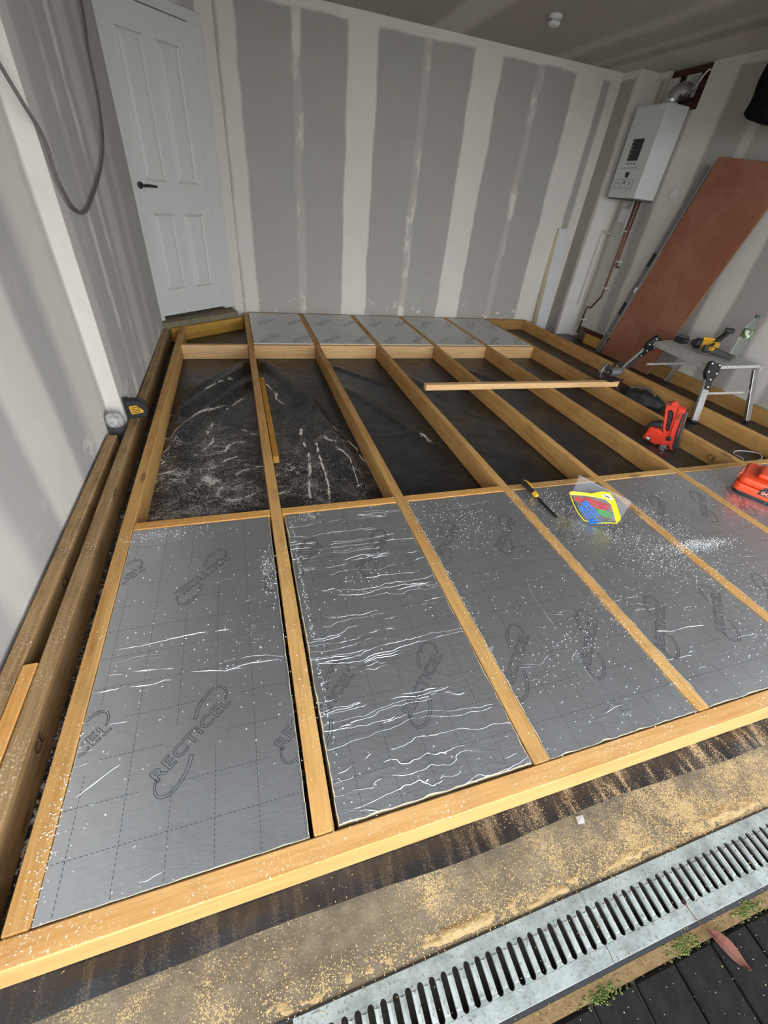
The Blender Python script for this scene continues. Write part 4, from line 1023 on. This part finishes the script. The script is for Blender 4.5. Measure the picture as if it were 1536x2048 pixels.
# pad saw
d = Vector((.01,-.29,0)).normalized()
ps = empty('pad_saw', None, M=frame_matrix((.728,-.012,.018), d, (-d.y,d.x,0))); tag(ps, 'drywall pad saw with a yellow and black handle lying on foil', 'hand saw')
MB().tube([(0,0,0),(.02,0,.001),(.06,0,.0),(.085,0,-.001)], [.012,.016,.015,.012], 12).build('handle_core', BLACKP, ps)
MB().tube([(.004,.006,.006),(.03,.008,.007),(.07,.006,.006)], [.010,.012,.009], 10).build('handle_inlay', YELLOW, ps)
MB().tube([(.085,0,-.001),(.105,0,-.001)], .012, 10).build('handle_neck', BLACKP, ps); MB().tube([(.105,0,-.001),(.130,0,-.002)], [.014,.011], 10).build('yellow_collar', YELLOW, ps)
bl = [(.125,-.010),(.285,-.002),(.300,.004),(.285,.014)]
for k in range(20): bl.append((.283-.0078*k, .014 if k % 2 else .0105))
MB().prism(bl, -.004, -.0025, Matrix.Rotation(.045, 4, 'Y')).build('saw_blade', DARKMET, ps)

# zip bag of plastic shims
def shim_bag():
    O = Vector((.93,-.41,.006)); r_ = (.592,-.806,0); v_ = (.618,.453,.643)
    M = frame_matrix(O, r_, v_); root = empty('shim_bag', None, M=M)
    tag(root, 'clear zip bag with a yellow border holding coloured shims, on the foil', 'bag')
    def film(name, op):
        CL = NT(name); CL.n.remove(CL.b)
        tr = CL.new('ShaderNodeBsdfTransparent'); gl = CL.new('ShaderNodeBsdfPrincipled'); mx = CL.new('ShaderNodeMixShader')
        gl.inputs['Base Color'].default_value = (.62,.64,.68,1); gl.inputs['Roughness'].default_value = .15; mx.inputs[0].default_value = op
        CL.lk(tr.outputs[0], mx.inputs[1]); CL.lk(gl.outputs[0], mx.inputs[2]); CL.lk(mx.outputs[0], CL.out.inputs['Surface'])
        return CL.m
    FA, FB = film('bag_film', .26), film('bag_film_front', .09)
    YB_ = plain('yellow_print', srgb(236,222,40), .35, var=.04)
    def sheet(poly, z, n=10, amp=.006, sd=0):
        # quad patch with soft crumple; poly = 4 corners
        a, b, c, d = [Vector(p) for p in poly]; vs = []; fs = []
        for j in range(n+1):
            for i in range(n+1):
                s, t = i/n, j/n; p = (a*(1-s)+b*s)*(1-t)+(d*(1-s)+c*s)*t
                vs.append((p.x, p.y, z+amp*noise.noise((p.x*25+sd, p.y*25, sd))))
        for j in range(n):
            for i in range(n): fs.append((j*(n+1)+i,j*(n+1)+i+1,(j+1)*(n+1)+i+1,(j+1)*(n+1)+i))
        return MB().add(vs, fs)
    sheet([(-.19,.085),(.058,.05),(.068,.175),(-.203,.203)], -.012, amp=.010, sd=2).build('back_film', FA, root, fix=False, smooth=True)
    sheet([(-.075,-.02),(.055,.036),(-.03,.15),(-.195,.085)], .022, amp=.006, sd=5).build('front_film', FB, root, fix=False, smooth=True)
    outer = [(-.200,.078),(-.195,.092),(-.150,.108),(-.108,.121),(-.070,.154),(-.037,.164),(-.003,.138),(.028,.10),(.060,.057),(.056,.032)]
    inner = [(-.186,.077),(-.183,.079),(-.140,.096),(-.090,.112),(-.060,.120),(-.036,.122),(-.010,.110),(.014,.080),(.040,.046),(.050,.036)]
    n = len(outer); vs = [(x,y,.026+.004*math.sin(i)) for i,(x,y) in enumerate(outer)]+[(x,y,.022+.003*math.sin(i)) for i,(x,y) in enumerate(inner)]
    fs = [(i,i+1,n+i+1,n+i) for i in range(n-1)]
    vs2 = [(x,y,z-.0012) for x,y,z in vs]; k = len(vs)
    MB().add(vs+vs2, fs+[(a+k,d_+k,c+k,b_+k) for a,b_,c,d_ in fs]).build('yellow_border', YB_, root, fix=False)
    MB().prism([(-.066,.132),(-.045,.150),(-.020,.144),(-.008,.128),(-.035,.128)], .0285, .0295).build('white_label', CRUMB, root)
    MB().prism([(-.052,.138),(-.025,.138),(-.025,.134),(-.052,.133)], .0296, .0300).build('label_line', BLACKP, root)
    MB().tube([(-.190,.074,.022),(-.155,.035,.022),(-.115,.002,.02),(-.078,-.018,.018),(-.02,-.002,.018),(.020,.020,.018),(.055,.034,.022)], .0022, 6).build('yellow_seam', YB_, root)
    MB().tube([(-.203,.203,-.012),(-.07,.186,-.010),(.062,.174,-.011)], .0025, 6).build('zip_seal', FA, root)
    Rw = Matrix.Translation((0,0,0))
    cols = {'red': plain('red_shim', srgb(196,38,44), .38, var=.06), 'blue': plain('blue_shim', srgb(24,112,206), .35, var=.06), 'green': plain('green_shim', srgb(46,160,52), .4, var=.06)}
    def shim(c, p, q, w, z, lbl):
        p = Vector(p); q = Vector(q); d2 = (q-p).normalized(); L2 = (q-p).length
        N = M @ frame_matrix((p.x,p.y,z), (d2.x,d2.y,0), (-d2.y,d2.x,0))
        s = empty('plastic_shim', None, M=N); tag(s, lbl, 'shim', 'plastic shims in the clear bag')
        s.parent = None
        MB().prism([(0,-w),(L2,-w),(L2,-w*.35),(L2*.3,-w*.25),(L2*.3,w*.25),(L2,w*.35),(L2,w),(0,w)], 0, .006).build('shim_body', cols[c], s, bevel=.001)
        mb = MB()
        for k in range(3): mb.box(.006, L2*.26, -w*.7+k*w*.55, -w*.7+k*w*.55+.003, .006, .0075)
        mb.build('shim_ribs', cols[c], s)
    shim('red', (-.168,.074), (-.020,.084), .012, .006, 'upper red plastic shim at the back of the bag')
    shim('red', (-.125,.092), (.000,.098), .012, .000, 'red plastic shim nearest the yellow border')
    shim('green', (-.050,.058), (.020,.062), .013, .004, 'green plastic shim at the right of the bag')
    shim('blue', (-.122,.072), (-.036,.026), .013, .013, 'upper blue plastic shim lying across the red ones')
    shim('blue', (-.127,.043), (-.050,.002), .010, .008, 'lower blue plastic shim at the left of the bag')
    shim('blue', (-.058,-.014), (-.014,.012), .010, .016, 'short blue plastic shim sticking out at the bag mouth')
shim_bag()
# laser level box on the left timber
lb = empty('laser_level', None, M=frame_matrix((-1.302,1.0,.001), (.967,.253,0), (0,0,1))); tag(lb, 'black laser level box with a yellow label on the left timber', 'laser level')
MB().prism([(-.022,.003),(-.020,.115),(.038,.108),(.058,.100),(.084,.070),(.088,.045),(.078,0)], -.055, .0).build('level_body', BLACKP, lb, bevel=.005)
MB().prism([(-.006,.078),(.032,.080),(.062,.046),(.062,.032),(.000,.028)], .0, .0015).build('warning_label', YELLOW, lb)
mb = MB()
for k in range(4): mb.box(.004, .046, .036+k*.010, .040+k*.010, .0015, .0022)
mb.build('label_lines', BLACKP, lb); MB().tube([(-.022,.108,-.02),(-.020,.124,-.02),(.0,.124,-.02),(.004,.112,-.02)], .006, 6).build('hook_clip', BLACKP, lb)
MB().tube([(.05,.104,-.02),(.062,.112,-.02),(.088,.080,-.02)], .006, 6).build('side_clip', BLACKP, lb)
# taped pipe stub at the foot of the step
pk = empty('pipe_stub', (-1.372,.905,-.03)); tag(pk, 'grey taped pipe stub at the foot of the left wall step', 'pipe')
TAPE = NT('crumpled_tape'); _q = TAPE.obj(); _n = TAPE.noise(_q, 40, 4, .7); TAPE.set(color=TAPE.mix(TAPE.step(_n, .4, .6), (.50,.49,.46), (.24,.23,.22)), rough=.4); TAPE.bump(_n, .8, .01)
vs = []
mb = MB(); mb.lathe([(.046,-.09),(.048,.0),(.048,.055)], 14); mb.build('pipe_body', plain('grey_black_plastic', (.05,.05,.052), .4, var=.4), pk)
mb = MB(); mb.lathe([(.0495,.05),(.050,.075),(.040,.105),(.018,.124),(.004,.128)], 14); o = mb.build('tape_cap', TAPE.m, pk, smooth=True)
for v in o.data.vertices: v.co += Vector((noise.noise(v.co*40), noise.noise(v.co*40+Vector((5,0,0))), noise.noise(v.co*40+Vector((9,0,0)))))*.006
# circular saw at the end of the loose plank
cs_ = empty('circular_saw', (2.43,1.315,.0485), .15); tag(cs_, 'circular saw with silver blade guard on the right end of the loose plank', 'power tool')
MB().box(-.03, .14, -.045, .05, 0, .006).box(-.03,.14,-.045,-.040,0,.02).build('base_shoe', BLACKP, cs_, bevel=.001)
K = Matrix.Translation((-.03,.06,.066)) @ Matrix.Rotation(PI/2, 4, 'X') @ Matrix.Rotation(.2, 4, 'Y')
MB().lathe([(.066,-.012),(.070,-.008),(.070,.012),(.062,.016)], 24, K).build('blade_guard', STEEL, cs_)
MB().lathe([(.030,.016),(.028,.05),(.020,.055)], 14, K).build('saw_arbor', DARKMET, cs_)
MB().tube([(.0,.02,.07),(.07,.0,.075),(.12,.0,.07)], [.036,.040,.034], 12).build('motor_body', GREYT, cs_)
MB().tube([(.02,.03,.10),(.06,.035,.135),(.11,.03,.13),(.135,.02,.09)], .014, 8).build('saw_handle', BLACKP, cs_)
# crumpled black bag and white cable in the right hand bay
vs = []; n, m = 30, 12
for j in range(m+1):
    for i in range(n):
        a = 2*PI*i/n; v = j/m; r = math.cos(v*PI/2)**.6; x = .21*r*math.cos(a); y = .10*r*math.sin(a); z = .085*math.sin(v*PI/2)
        q = 1+.28*noise.noise((x*12,y*12,z*14)); vs.append((x*q, y*q, z*(1+.4*noise.noise((x*16,y*16,3)))))
fs = [(j*n+i, j*n+(i+1)%n, (j+1)*n+(i+1)%n, (j+1)*n+i) for j in range(m) for i in range(n)]; fs.append(tuple(range(n-1,-1,-1)))
bb = empty('tool_bag', (2.80,1.24,G+.006), -1.2); tag(bb, 'crumpled black tool bag lying between the joists left of the work platform', 'bag')
MB().add(vs, fs).build('bag_body', plain('black_fabric', (.014,.013,.014), .7, var=.4, bump=.5), bb, smooth=True)
MB().tube(spline([(-.12,.0,.075),(-.05,.02,.105),(.05,.02,.105),(.12,.0,.075)]), .010, 6).build('bag_strap', plain('grey_strap', (.10,.095,.08), .8), bb)
wc = MB().tube(spline([(2.60,.06,G+.012),(2.70,.14,G+.03),(2.76,.25,G+.012),(2.86,.28,G+.01),(2.93,.20,G+.03),(2.86,.12,G+.04),(2.78,.10,G+.02),(2.74,.03,G+.012)]), .005, 7).build('white_cable', WHITEPL, smooth=True)
tag(wc, 'coil of thin white cable on the black sheet behind the orange case', 'cable')
